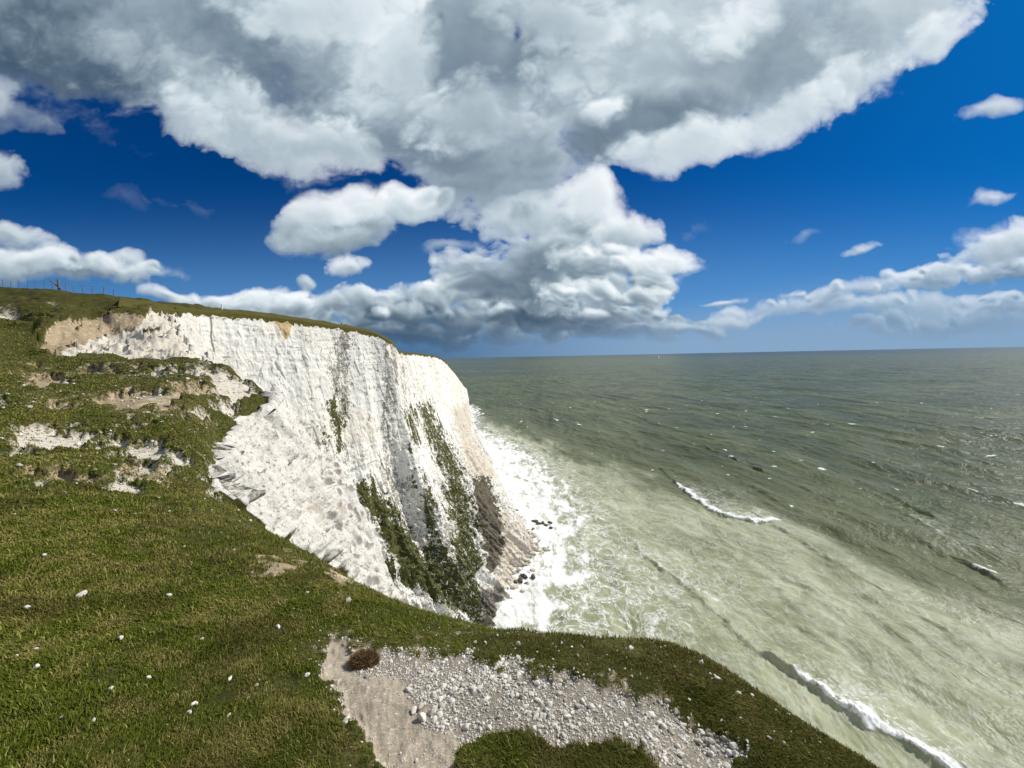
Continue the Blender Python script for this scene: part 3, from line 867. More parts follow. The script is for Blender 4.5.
sea = mesh_obj('sea', SV, grid_faces(len(sr), len(saz)), sea_material(), attrs=s_attr)
tag(sea, 'choppy olive sea turning milky green with white surf below the cliff', 'sea', kind='structure')

# ================================================================== LOOSE THINGS
gz_grid = gz.reshape(RR.shape); laz = az; lrr = np.log(rr)


def ground_z(x, y):
    x = np.asarray(x, float); y = np.asarray(y, float)
    i = np.interp(np.log(np.hypot(x, y)), lrr, np.arange(len(rr))); j = np.interp(np.arctan2(x, y), laz, np.arange(len(laz)))
    i0 = np.clip(i.astype(int), 0, len(rr) - 2); j0 = np.clip(j.astype(int), 0, len(laz) - 2)
    fi = i - i0; fj = j - j0
    return (gz_grid[i0, j0] * (1 - fi) * (1 - fj) + gz_grid[i0 + 1, j0] * fi * (1 - fj) + gz_grid[i0, j0 + 1] * (1 - fi) * fj + gz_grid[i0 + 1, j0 + 1] * fi * fj)


def grid_at(A_, x, y):
    A_ = A_.reshape(RR.shape)
    i = np.clip(np.rint(np.interp(np.log(np.hypot(x, y)), lrr, np.arange(len(rr)))).astype(int), 0, len(rr) - 1)
    j = np.clip(np.rint(np.interp(np.arctan2(x, y), laz, np.arange(len(laz)))).astype(int), 0, len(laz) - 1)
    return A_[i, j]


def pick(px, py):                # where a sight line meets the ground
    d = ray(px, py); h = math.hypot(d[0], d[1])
    x = rr / h * d[0]; y = rr / h * d[1]; z = rr / h * d[2]
    g_ = ground_z(x, y)
    k = int(np.argmax(g_ > z)); k = max(k, 1)
    a0, a1 = z[k - 1] - g_[k - 1], z[k] - g_[k]
    f = a0 / (a0 - a1 + 1e-9)
    return np.array([x[k - 1] + f * (x[k] - x[k - 1]), y[k - 1] + f * (y[k] - y[k - 1])])


# ---- turf blades
gpz = np.stack([gx, gy, gz], -1)
vpx, vpy = project(gpz)
lush = (1 - scree) * (1 - .97 * np.clip(np.maximum(chalk, soil) * 1.5, 0, 1)) * (1 - np.clip(rock * 1.5, 0, 1)) * (gd > -.25) * (1 - .35 * worn)
gap = fbm(gx / .28, gy / .28, 15.3, 3) * .7 + fbm(gx / 1.4, gy / 1.4, 16.3, 3) * .6
lush = lush * np.clip(.72 + .9 * gap, .06, 1.3)
lush = lush * (1 - .9 * isl)
lush = np.where(scree > .2, lush * .25, lush)
Q = grid_faces(len(rr), len(az))
out_ = (gr[Q[:, 0]] > 1.0) & (gr[Q[:, 0]] < 9) & (gy[Q[:, 0]] > -3.5) & ~((vpx[Q[:, 0]] > -70) & (vpx[Q[:, 0]] < 1000) & (gy[Q[:, 0]] > .4))
inv = (gr[Q[:, 0]] > 1.1) & (gr[Q[:, 0]] < 82) & (vpx[Q[:, 0]] > -70) & (vpx[Q[:, 0]] < 1000) & (vpy[Q[:, 0]] < 900) & (gy[Q[:, 0]] > .4)
inv = inv | out_
side_ = out_[inv]
Q = Q[inv]
d1x, d1y = vpx[Q[:, 2]] - vpx[Q[:, 0]], vpy[Q[:, 2]] - vpy[Q[:, 0]]
d2x, d2y = vpx[Q[:, 3]] - vpx[Q[:, 1]], vpy[Q[:, 3]] - vpy[Q[:, 1]]
area = np.abs(d1x * d2y - d1y * d2x) * .5
rq = gr[Q[:, 0]]
wgt = np.clip(area, .35, 6) * lush[Q].mean(1) * np.where(rq < 10, 1.0, np.exp(-(rq - 10) / 40))
daz_ = np.abs(np.arctan2(gx[Q[:, 1]], gy[Q[:, 1]]) - np.arctan2(gx[Q[:, 0]], gy[Q[:, 0]]))
wgt = np.where(side_, lush[Q].mean(1) * np.clip(daz_ / .00185, 0, 20) * .45, wgt)
NB = 740000
ci = np.searchsorted(np.cumsum(wgt) / wgt.sum(), rng.random(NB)); ci = np.clip(ci, 0, len(Q) - 1)
a_, b_ = rng.random(NB)[:, None], rng.random(NB)[:, None]
q4 = gpz[Q[ci]]
base = (q4[:, 0] * (1 - a_) + q4[:, 1] * a_) * (1 - b_) + (q4[:, 3] * (1 - a_) + q4[:, 2] * a_) * b_
rb = np.hypot(base[:, 0], base[:, 1])
tuft = np.clip(.5 + .75 * fbm(base[:, 0] / .23, base[:, 1] / .23, 3.3, 3), .12, 1.4)
hl = .85 * (.013 + .0026 * np.minimum(rb, 8) + .0015 * np.clip(rb - 8, 0, 70)) * (.5 + .9 * tuft) * rng.uniform(.6, 1.45, NB)
hl = hl * (1 + .6 * sstep(.5, .05, grid_at(gd, base[:, 0], base[:, 1])) * (rb < 5))
straw_ = rng.random(NB) < .022
wd_ = np.maximum(.0013, rb * .00085) * rng.uniform(.7, 1.4, NB)
yaw = rng.uniform(0, 2 * np.pi, NB)
wx0 = np.stack([np.cos(yaw), np.sin(yaw), np.zeros(NB)], -1) * wd_[:, None]
gust = fbm(base[:, 0] / 1.1, base[:, 1] / 1.1, 5.2, 2)
lean = np.stack([-.45 + .5 * gust, .25 + .4 * gust, np.zeros(NB)], -1) + rng.normal(size=(NB, 3)) * [.48, .48, 0]
upv = np.array([0, 0, 1.0])
hl = hl * np.where(straw_, 1.6, 1)
mid = base + (upv * .62 + lean * .25) * hl[:, None]
tip = base + (upv * rng.uniform(.65, 1.0, (NB, 1)) + lean * .95) * hl[:, None]
base[:, 2] -= .004
BV = np.stack([base - wx0, base + wx0, mid + wx0 * .75, mid - wx0 * .75, tip], 1).reshape(-1, 3) + [0, 0, EYE]
k5 = np.arange(NB)[:, None] * 5
bq = k5 + np.array([0, 1, 2, 3]); bt_ = k5 + np.array([3, 2, 4])
dry = np.clip(.30 + .18 * sstep(2.2, 5.0, rb) + .50 * fbm(base[:, 0] / 1.1, base[:, 1] / 1.1, 7.7, 4) + .95 * fbm(base[:, 0] / .24, base[:, 1] / .24, 2.7, 3) + rng.normal(size=NB) * .16 + .25 * sstep(.9, .1, grid_at(gd, base[:, 0], base[:, 1])) + .18 * sstep(-.5, 1.2, base[:, 0]), 0, 1)
shade = rng.random(NB)
straw = straw_
dry[straw] = 1; shade[straw] = 1


def blade_material():
    m, t, b = material('grass_blades')
    r_, g_, b2 = t.rgb('tint')
    c = t.mix(g_, (.075, .100, .007), (.165, .190, .022))
    dr = t.mix(g_, (.130, .120, .022), (.34, .305, .095))
    br_ = t.mix(g_, (.055, .050, .010), (.115, .098, .024))
    c = t.mix(t.ss(r_, .30, .85), c, dr)
    c = t.mix(t.ss(b2, .50, .85, 0, .6), c, br_)
    t.l.new(c, b.inputs['Base Color'])
    b.inputs['Roughness'].default_value = .75; b.inputs['Specular IOR Level'].default_value = .15
    tr = t.add('ShaderNodeBsdfTranslucent'); t.l.new(c, tr.inputs[0])
    mx = t.add('ShaderNodeMixShader'); mx.inputs[0].default_value = .25
    t.l.new(b.outputs[0], mx.inputs[1]); t.l.new(tr.outputs[0], mx.inputs[2])
    out = [n for n in t.n if n.bl_idname == 'ShaderNodeOutputMaterial'][0]
    t.l.new(mx.outputs[0], out.inputs[0])
    return m


brown = np.clip(.42 + .6 * fbm(base[:, 0] / .7, base[:, 1] / .7, 12.7, 3) + .50 * sstep(-.8, .9, base[:, 0]) * (rb < 6), 0, 1)
tint = np.repeat(np.stack([dry, shade, brown], -1), 5, 0)
grass = mesh_obj('grass', BV, [bq, bt_], blade_material(), attrs={'tint': tint})
tag(grass, 'short windblown turf covering the headland', 'grass', kind='stuff')

# ---- stones
phi = (1 + 5 ** .5) / 2
IV = np.array([(-1, phi, 0), (1, phi, 0), (-1, -phi, 0), (1, -phi, 0), (0, -1, phi), (0, 1, phi), (0, -1, -phi), (0, 1, -phi), (phi, 0, -1), (phi, 0, 1), (-phi, 0, -1), (-phi, 0, 1)], float)
IF = np.array([(0, 11, 5), (0, 5, 1), (0, 1, 7), (0, 7, 10), (0, 10, 11), (1, 5, 9), (5, 11, 4), (11, 10, 2), (10, 7, 6), (7, 1, 8), (3, 9, 4), (3, 4, 2), (3, 2, 6), (3, 6, 8), (3, 8, 9), (4, 9, 5), (2, 4, 11), (6, 2, 10), (8, 6, 7), (9, 8, 1)])


def ico(n):
    V = [v / np.linalg.norm(v) for v in IV]; F = IF.tolist()
    for _ in range(n):
        mid_ = {}; G = []
        def mp(a, b):
            k = (min(a, b), max(a, b))
            if k not in mid_:
                v = V[a] + V[b]; V.append(v / np.linalg.norm(v)); mid_[k] = len(V) - 1
            return mid_[k]
        for a, b, c in F:
            x, y, z = mp(a, b), mp(b, c), mp(c, a)
            G += [[a, x, z], [b, y, x], [c, z, y], [x, y, z]]
        F = G
    return np.array(V), np.array(F)


def stone_shape(n, seed, rough=.28, flat=.7):
    V, F = ico(n)
    r_ = np.random.default_rng(seed)
    o = r_.uniform(0, 50, 3)
    k = 1 + rough * fbm(V[:, 0] * 1.3 + o[0], V[:, 1] * 1.3 + o[1], V[:, 2] * 1.3 + o[2], 3) * 1.2
    V = V * k[:, None]
    for _ in range(9):           # broken faces
        d = r_.normal(size=3); d /= np.linalg.norm(d); h = r_.uniform(.55, .95)
        s = V @ d
        V = np.where((s > h)[:, None], V - (s - h)[:, None] * d, V)
    V = V * [1, r_.uniform(.65, .95), flat * r_.uniform(.75, 1.1)]
    return V, F


def rotz(V, a, tilt=0.0):
    c, s = math.cos(a), math.sin(a); ct, st = math.cos(tilt), math.sin(tilt)
    V = np.stack([V[:, 0], V[:, 1] * ct - V[:, 2] * st, V[:, 1] * st + V[:, 2] * ct], -1)
    return np.stack([V[:, 0] * c - V[:, 1] * s, V[:, 0] * s + V[:, 1] * c, V[:, 2]], -1)


def stone_material():
    m, t, b = material('chalk_stone')
    co = t.add('ShaderNodeTexCoord').outputs['Object']
    oi = t.add('ShaderNodeObjectInfo').outputs['Random']
    geo = t.add('ShaderNodeNewGeometry')
    rnd = t.m('FRACT', t.m('ADD', oi, geo.outputs['Random Per Island']))
    n = t.noise(co, 30, 5, .6)
    c = t.mix(rnd, (.52, .48, .415), (.82, .79, .725))
    c = t.mix(t.ss(rnd, .62, .95, 0, .8), c, (.27, .235, .19))
    c = t.mix(t.ss(n, .55, .75, 0, .5), c, (.36, .32, .25))
    t.l.new(c, b.inputs['Base Color'])
    t.l.new(t.bump(n, .3, .004), b.inputs['Normal'])
    return m


MAT_STONE = stone_material()
SH_ = [stone_shape(1, 100 + i) for i in range(10)]
SHM = []
for V, F in [stone_shape(2, 200 + i) for i in range(8)]:
    me = mesh_obj('chalk_stone', V, F, MAT_STONE, link=False).data
    SHM.append(me)


def place_stone(x, y, size, label, group, name='chalk_stone', shape=None, sink=.25):
    o = bpy.data.objects.new(name, SHM[shape if shape is not None else random.randrange(len(SHM))])
    COL.objects.link(o)
    o.location = (x, y, float(ground_z(x, y)) + EYE + size * (.45 - sink)); o.scale = (size, size, size)
    o.rotation_euler = (random.uniform(-.3, .3), random.uniform(-.3, .3), random.uniform(0, 6.28))
    return tag(o, label, 'stone', group)


# loose scree: the largest stones singly, the rest as one spread
dx = rng.uniform(-1.6, 1.9, 90000); dy = rng.uniform(1.0, 3.2, 90000)
sm = grid_at(scree, dx, dy) * (1 - .93 * np.clip(grid_at(dirt, dx, dy) * 1.3, 0, 1))
fringe = .10 * np.exp(-np.abs(grid_at(scree, dx, dy) - .25) * 6) * (grid_at(mound, dx, dy) < .2)
sm = np.where(grid_at(mound, dx, dy) > .3, 0, sm)
keep = rng.random(90000) < np.clip(sm * (.75 + .75 * np.clip(fbm(dx / .2, dy / .2, 4.4, 2) + .5, 0, 1)), 0, 1) + fringe * .55 + (grid_at(scree, dx, dy) > .6) * .035
dx, dy = dx[keep], dy[keep]
size = .0046 * np.exp(rng.normal(size=len(dx)) * .52) * np.clip(.9 + .35 * fbm(dx / .35, dy / .35, 1.4, 2), .6, 1.5)
size = np.clip(size, .0022, .017) * (1 - .45 * (grid_at(dirt, dx, dy) > .5))
# flecks of chalk worked into the turf of the rim
fx = rng.uniform(-1.2, 1.9, 9000); fy = rng.uniform(1.4, 4.2, 9000)
fk = (rng.random(9000) < .16 * np.clip(grid_at(lush, fx, fy), 0, 1) * np.clip(.35 + fbm(fx / .4, fy / .4, 8.1, 3), .03, 1) * sstep(-1.0, .1, fx)) & (grid_at(mound, fx, fy) < .2)
nscr = len(dx)
dx = np.concatenate([dx, fx[fk]]); dy = np.concatenate([dy, fy[fk]])
size = np.concatenate([size, .0042 * np.exp(rng.normal(size=fk.sum()) * .4)])
zi_ = rng.integers(0, len(gx), 900000)
zi_ = zi_[(gr[zi_] > 4.5) & (gr[zi_] < 34) & (vpx[zi_] > -10) & (vpx[zi_] < 330) & (gd[zi_] > .2)]
zi_ = zi_[rng.random(len(zi_)) < np.clip(np.maximum(chalk, soil)[zi_] * .8 + .012 + .10 * np.clip(fbm(gx[zi_] / 1.5, gy[zi_] / 1.5, 3.8, 3), 0, 1), 0, 1) * .028 * np.clip(gr[zi_] / 10, .4, 1)]
dx = np.concatenate([dx, gx[zi_] + rng.normal(size=len(zi_)) * .03]); dy = np.concatenate([dy, gy[zi_] + rng.normal(size=len(zi_)) * .03])
size = np.concatenate([size, gr[zi_] * .0021 * np.exp(rng.normal(size=len(zi_)) * .45)])
pz = ground_z(dx, dy); pz[nscr:] += .010
order = np.argsort(-np.where(np.arange(len(size)) < nscr, size, 0))
VV, FF, off = [], [], 0
for n_, i in enumerate(order):
    if n_ < 150:
        continue
    V, F = SH_[i % len(SH_)]
    V = rotz(V * size[i], rng.uniform(0, 6.28), rng.uniform(-.5, .5)) + [dx[i], dy[i], pz[i] + EYE + size[i] * .18]
    VV.append(V); FF.append(F + off); off += len(V)
gravel = mesh_obj('gravel', np.concatenate(VV), np.concatenate(FF), MAT_STONE, smooth=False)
tag(gravel, 'loose white chalk scree spread over the bare ground', 'scree', kind='stuff')
for i in order[:150]:
    place_stone(dx[i], dy[i], size[i] * 1.15, 'larger white chalk fragment lying among the loose scree', 'chalk fragments in the scree')

# stones on the turf
big = [(278, 628, .018, 'rounded white stone alone on the grass, left of the bare scree', 'white stone'),
       (414, 712, .020, 'pale angular stone leaning on its neighbours where dirt meets scree', None),
       (422, 719, .026, 'pale block of chalk at the front of a small stone pile on the dirt', None),
       (431, 714, .018, 'whitish flat stone on the scree side of the small stone pile', None),
       (421, 708, .015, 'small pale stone at the back of the small stone pile', None),
       (337, 684, .016, 'grey stone half buried in the dirt at the turf edge', None),
       (348, 602, .030, 'white stone in the grass behind the brown grass tussock', None),
       (701, 664, .020, 'long white stone on the grassy rim above the sea', None),
       (738, 695, .016, 'rounded white stone on the brown turf near the rim', None),
       (81, 597, .028, 'flat white stone in the open grass, longest on the left turf', None),
       (169, 596, .020, 'white chalk stone midway across the left turf', None)]
for px, py, s_, lb, _ in big:
    p = pick(px, py)
    place_stone(p[0], p[1], s_ * 1.1, lb, None, sink=.05)
tx = []
for px, py in [(203, 517), (117, 566), (27, 609), (17, 658), (35, 651), (61, 720), (190, 714), (152, 673), (147, 680), (110, 690), (134, 718), (94, 721), (10, 755), (201, 642), (204, 611), (150, 634), (158, 609), (122, 603), (199, 560), (185, 548), (183, 548),
               (250, 522), (296, 524), (232, 578), (290, 587), (310, 560), (306, 594), (257, 653), (230, 694), (250, 740), (235, 765), (127, 762), (182, 739), (229, 717), (143, 489), (166, 488), (158, 499), (190, 500), (170, 512), (134, 516), (155, 470), (196, 508),
               (100, 548), (78, 520), (14, 532), (46, 558), (64, 596), (36, 668), (120, 640), (220, 560), (335, 574), (322, 590), (360, 596), (300, 545), (266, 530), (240, 512), (312, 610), (338, 622)]:
    tx.append((px, py))
for px, py in [(517, 660), (537, 652), (538, 663), (561, 645), (571, 649), (597, 644), (626, 662), (640, 676), (633, 678), (662, 664), (657, 686), (650, 692), (626, 669), (716, 677), (703, 655), (735, 710), (742, 719), (760, 728), (745, 735), (770, 740), (771, 740), (812, 735), (806, 742), (820, 744), (790, 716),
               (711, 680), (698, 728), (711, 738), (720, 745), (736, 750), (748, 742), (680, 690), (690, 702), (640, 712), (655, 704), (668, 720), (548, 668), (530, 674), (505, 668), (583, 676), (577, 656), (610, 672), (450, 640), (470, 650), (485, 644), (435, 636), (660, 650), (676, 668), (690, 676), (776, 712), (784, 746), (752, 698)]:
    tx.append((px, py))
for px, py in tx:
    if random.random() < (.5 if px < 400 else .2):
        continue
    p = pick(px + random.uniform(-1.5, 1.5), py + random.uniform(-1, 1))
    rp = math.hypot(*p)
    if rp > 30:
        continue
    s_ = random.uniform(.0018, .0040) * rp + .0022
    place_stone(p[0], p[1], s_, 'small white chalk chip lying loose on the short turf', 'chalk chips on the turf', sink=-.55)

# ---- dead grass tussock on the dirt
MAT_DEAD = plain('dead_grass', (.17, .105, .052), .95, .1, .5, 40)
tp_ = pick(365, 663)
V, F = ico(3)
V = V[:, :] * [1, .72, .55]; V *= (1 + .16 * fbm(V[:, 0] * 4, V[:, 1] * 4, V[:, 2] * 4, 3))[:, None]
cR = .075
nf_ = 2600
u = rng.normal(size=(nf_, 3)); u[:, 2] = np.abs(u[:, 2]); u /= np.linalg.norm(u, axis=1)[:, None]
rt = u * [1, .72, .55] * cR
lea = u * .018 + rng.normal(size=(nf_, 3)) * .010 + [-.006, 0, .004]
ww = rng.normal(size=(nf_, 3)); ww -= (ww * lea).sum(1)[:, None] * lea / (lea ** 2).sum(1)[:, None]; ww /= np.linalg.norm(ww, axis=1)[:, None]; ww *= .0011
fv = np.stack([rt - ww, rt + ww, rt + lea], 1).reshape(-1, 3)
ff = len(V) + np.arange(nf_ * 3).reshape(-1, 3)
tus = mesh_obj('grass_tussock', np.vstack([V * cR, fv]), [np.vstack([F, ff])], MAT_DEAD)
tus.location = (tp_[0], tp_[1], float(ground_z(*tp_)) + EYE + .004)
tag(tus, 'brown dead grass tussock on the bare dirt beside the scree', 'tussock')

# ---- boulders at the foot of the cliff, in the surf
MAT_ROCK = plain('wet_rock', (.075, .066, .052), .6, .4, .45, .6)
RM = [mesh_obj('boulder', *stone_shape(2, 300 + i, .35, .75), MAT_ROCK, link=False).data for i in range(6)]
for px, py, s_ in [(517, 511, 1.1), (521, 518, .9), (535, 522, 1.5), (539, 524, 1.2), (543, 523, 1.0), (546, 525, .9), (550, 523, 1.2), (533, 529, 1.0), (551, 528, .8), (525, 546, .9), (519, 550, .7), (526, 563, 1.3), (522, 570, .7),
                   (533, 577, 1.4), (524, 577, 1.5), (520, 581, 1.3), (515, 582, 1.0), (526, 583, .6), (529, 566, .6), (519, 538, .6), (511, 500, .9), (513, 574, .6)]:
    p = at_z(px, py, -EYE + .3)
    o = bpy.data.objects.new('boulder', RM[random.randrange(6)]); COL.objects.link(o)
    o.location = (p[0], p[1], .25 * s_ + .2); o.scale = (s_ * 1.25, s_, s_ * .9); o.rotation_euler = (0, 0, random.uniform(0, 6.28))
    tag(o, 'dark wet boulder in the surf at the cliff foot', 'boulder', 'boulders in the surf')

MAT_PALE = plain('fallen_chalk', (.52, .47, .39), .9, .15, .3, .5)
PM = [mesh_obj('chalk_boulder', *stone_shape(2, 330 + i, .35, .7), MAT_PALE, link=False).data for i in range(6)]
toe = At[8]
kt = np.where((us > 8.6) & (us < 11.2))[0]
for _ in range(85):
    i = int(random.choice(kt)); tq = toe[i]
    dirn = np.array([.8, -.4]) if us[i] < 9.5 else np.array([.95, .1])
    off_ = random.gauss(.5, 2.0)
    s_ = random.uniform(.35, 1.0) * (1.5 if random.random() < .15 else 1)
    o = bpy.data.objects.new('chalk_boulder', PM[random.randrange(6)]); COL.objects.link(o)
    o.location = (tq[0] + dirn[0] * off_, tq[1] + dirn[1] * off_, max(.1, .5 - off_ * 1.0)); o.scale = (s_ * 1.3, s_, s_ * .9); o.rotation_euler = (0, 0, random.uniform(0, 6.28))
    tag(o, 'pale fallen chalk boulder on the debris fan at the cliff foot', 'boulder', 'fallen chalk boulders')


# ---- fence along the skyline
def bar(a, b, r, n=6, taper=1.0):
    a = np.array(a, float); b = np.array(b, float); d = b - a; L = np.linalg.norm(d); d /= L
    s = np.cross(d, [.3, .9, .1]); s /= np.linalg.norm(s); w = np.cross(d, s)
    an = np.arange(n) * 2 * math.pi / n
    c = np.cos(an)[:, None] * s + np.sin(an)[:, None] * w
    V = np.vstack([a + c * r, b + c * r * taper, [a], [b]])
    i = np.arange(n); j = (i + 1) % n
    return V, np.stack([i, j, j + n, i + n], -1), np.vstack([np.stack([j, i, np.full(n, 2 * n)], -1), np.stack([i + n, j + n, np.full(n, 2 * n + 1)], -1)])


def bars(name, L, mat, parent=None):
    VV, Q4, T3, o = [], [], [], 0
    for args in L:
        V, q_, t_ = bar(*args); VV.append(V); Q4.append(q_ + o); T3.append(t_ + o); o += len(V)
    return mesh_obj(name, np.concatenate(VV), [np.concatenate(Q4), np.concatenate(T3)], mat, parent, smooth=False)


MAT_POST = plain('weathered_wood', (.20, .18, .15), .9, .1, .3, 8)
MAT_WIRE = plain('fence_wire', (.16, .15, .14), .5, .5, .1, 8)
MAT_WHITE = plain('white_paint', (.78, .78, .75), .6, .3, .06, 3)


def skyline(px):
    d = ray(px, 300); h = math.hypot(d[0], d[1])
    sel = (rr > 40) & (rr < 110)
    x = rr[sel] / h * d[0]; y = rr[sel] / h * d[1]; g_ = ground_z(x, y)
    k = int(np.argmax(g_ / rr[sel]))
    return np.array([x[k], y[k], g_[k] + EYE])


fence = bpy.data.objects.new('fence', None); COL.objects.link(fence)
fence.location = tuple(skyline(10))
tag(fence, 'old wooden post and wire fence along the skyline of the hill', 'fence')
fo = np.array(fence.location)
tops = []
for k, px in enumerate([-48, -34, -20, -8, 5, 12.5, 20, 29, 37, 46, 54, 67, 75, 84, 93, 104, 114]):
    b0 = skyline(px) - fo
    hgt = 1.25 * random.uniform(.75, 1.1)
    tl = np.array([random.uniform(-.12, .12), random.uniform(-.1, .1), hgt])
    bars('post', [(b0 - [0, 0, .3], b0 + tl, .05, 6, .85)], MAT_POST, fence)
    tops.append(b0 + tl)
for fr in (.92, .6, .3):
    L = []
    for a_0, a_1, k in zip(tops[:-1], tops[1:], range(99)):
        z0 = np.array([0, 0, (1 - fr) * 1.1])
        L.append((a_0 - z0, a_1 - z0, .008, 4))
    bars('wire', L, MAT_WIRE, fence)
sp0 = skyline(60) - fo
bars('strainer_post', [(sp0 - [0, 0, .3], sp0 + [0, 0, 1.65], .16, 8, .95)], MAT_POST, fence)
bars('brace', [(sp0 + [-1.25, 0, 1.55], sp0 + [.35, 0, .15], .10, 6)], MAT_POST, fence)

mp_ = at_y(222, 310.5, 77.5)
mo = bars('marker_post', [((0, 0, -.6), (0, 0, 1.15), .14, 8)], MAT_WHITE)
mo.location = (mp_[0], mp_[1], mp_[2] + EYE)
tag(mo, 'thin white marker post standing on the grassy cliff top', 'post')
dp = at_y(341.5, 325.5, 104)
do = bars('wooden_post', [((0, 0, -.8), (.05, 0, .75), .16, 8, .8)], MAT_POST)
do.location = (dp[0], dp[1], dp[2] + EYE)
tag(do, 'short dark post at the cliff edge against the clouds', 'post')


# ---- two sailing boats on the horizon
def boat(px, py_base, dist, L, hm, label):
    p = at_z(px, py_base, -EYE)
    p = p * (dist / p[1])
    root = bpy.data.objects.new('sailing_boat', None); COL.objects.link(root)
    root.location = (p[0], p[1], 0); root.rotation_euler = (0, 0, math.radians(35))
    tag(root, label, 'boat', 'sailing boats')
    n = 13; xs = np.linspace(-.5, .5, n); V = []
    for x in xs:
        w = .16 * (1 - abs(2 * x) ** 2.5) + .004; sh_ = .055 + .03 * (x + .5)
        V += [(x, -w, sh_), (x, -w * .75, -.01), (x, 0, -.05), (x, w * .75, -.01), (x, w, sh_)]
    V = np.array(V) * L
    F = grid_faces(n, 5)
    dk = np.array([[i * 5, (i + 1) * 5, (i + 1) * 5 + 4, i * 5 + 4] for i in range(n - 1)])
    mesh_obj('hull', V, np.vstack([F, dk]), MAT_WHITE, root)
    bars('mast', [((.05 * L, 0, .05 * L), (.05 * L, 0, hm), .012 * L, 6)], MAT_WHITE, root)
    for nm, a, b_, c in (('main_sail', (.03 * L, 0, .1 * L), (.03 * L, 0, hm * .97), (-.42 * L, .06 * L, .12 * L)), ('jib_sail', (.07 * L, 0, hm * .85), (.48 * L, 0, .1 * L), (.09 * L, -.08 * L, .1 * L))):
        a, b_, c = map(np.array, (a, b_, c)); pts_ = []
        m_ = 8
        for i in range(m_ + 1):
            for j in range(m_ + 1 - i):
                u_, v_ = i / m_, j / m_
                q_ = a + (b_ - a) * u_ + (c - a) * v_
                pts_.append(q_ + np.array([0, 1.5 * u_ * v_ * (1 - u_ - v_) * L * .4 + .0, 0]))
        idx = {}; k = 0
        for i in range(m_ + 1):
            for j in range(m_ + 1 - i):
                idx[i, j] = k; k += 1
        T = []
        for i in range(m_):
            for j in range(m_ - i):
                T.append((idx[i, j], idx[i + 1, j], idx[i, j + 1]))
                if i + j < m_ - 1:
                    T.append((idx[i + 1, j], idx[i + 1, j + 1], idx[i, j + 1]))
        so = mesh_obj(nm, np.array(pts_), np.array(T), MAT_WHITE, root)
        md = so.modifiers.new('thickness', 'SOLIDIFY'); md.thickness = .01 * L
    return root


boat(658, 357.0, 6500, 64, 80, 'larger white sailing boat below the horizon right of the cloud heap')
boat(721, 354.0, 9000, 26, 44, 'smaller white sailing boat, a tiny speck on the horizon')

# ================================================================== CAMERA, SUN, SKY
cd_ = bpy.data.cameras.new('camera'); cam = bpy.data.objects.new('camera', cd_); COL.objects.link(cam)
cd_.sensor_width = 36; cd_.lens = 36 * FPX / W; cd_.clip_start = .05; cd_.clip_end = 200000
from mathutils import Matrix, Vector
cam.matrix_world = Matrix(((_R[0], _U[0], -_F[0], 0), (_R[1], _U[1], -_F[1], 0), (_R[2], _U[2], -_F[2], EYE), (0, 0, 0, 1)))
scene.camera = cam

SUN_AZ, SUN_EL = math.radians(62), math.radians(41)     # azimuth clockwise from straight ahead
sl = bpy.data.lights.new('sun', 'SUN'); sun = bpy.data.objects.new('sun', sl); COL.objects.link(sun)
sl.energy = 5.0; sl.angle = math.radians(.5); sl.color = (1, .95, .86)
sdir = Vector((math.sin(SUN_AZ) * math.cos(SUN_EL), math.cos(SUN_AZ) * math.cos(SUN_EL), math.sin(SUN_EL)))
sun.rotation_euler = sdir.to_track_quat('Z', 'Y').to_euler()

world = bpy.data.worlds.new('World'); scene.world = world; world.use_nodes = True
wt = NT(world.node_tree)
for n_ in list(wt.n):
    wt.n.remove(n_)


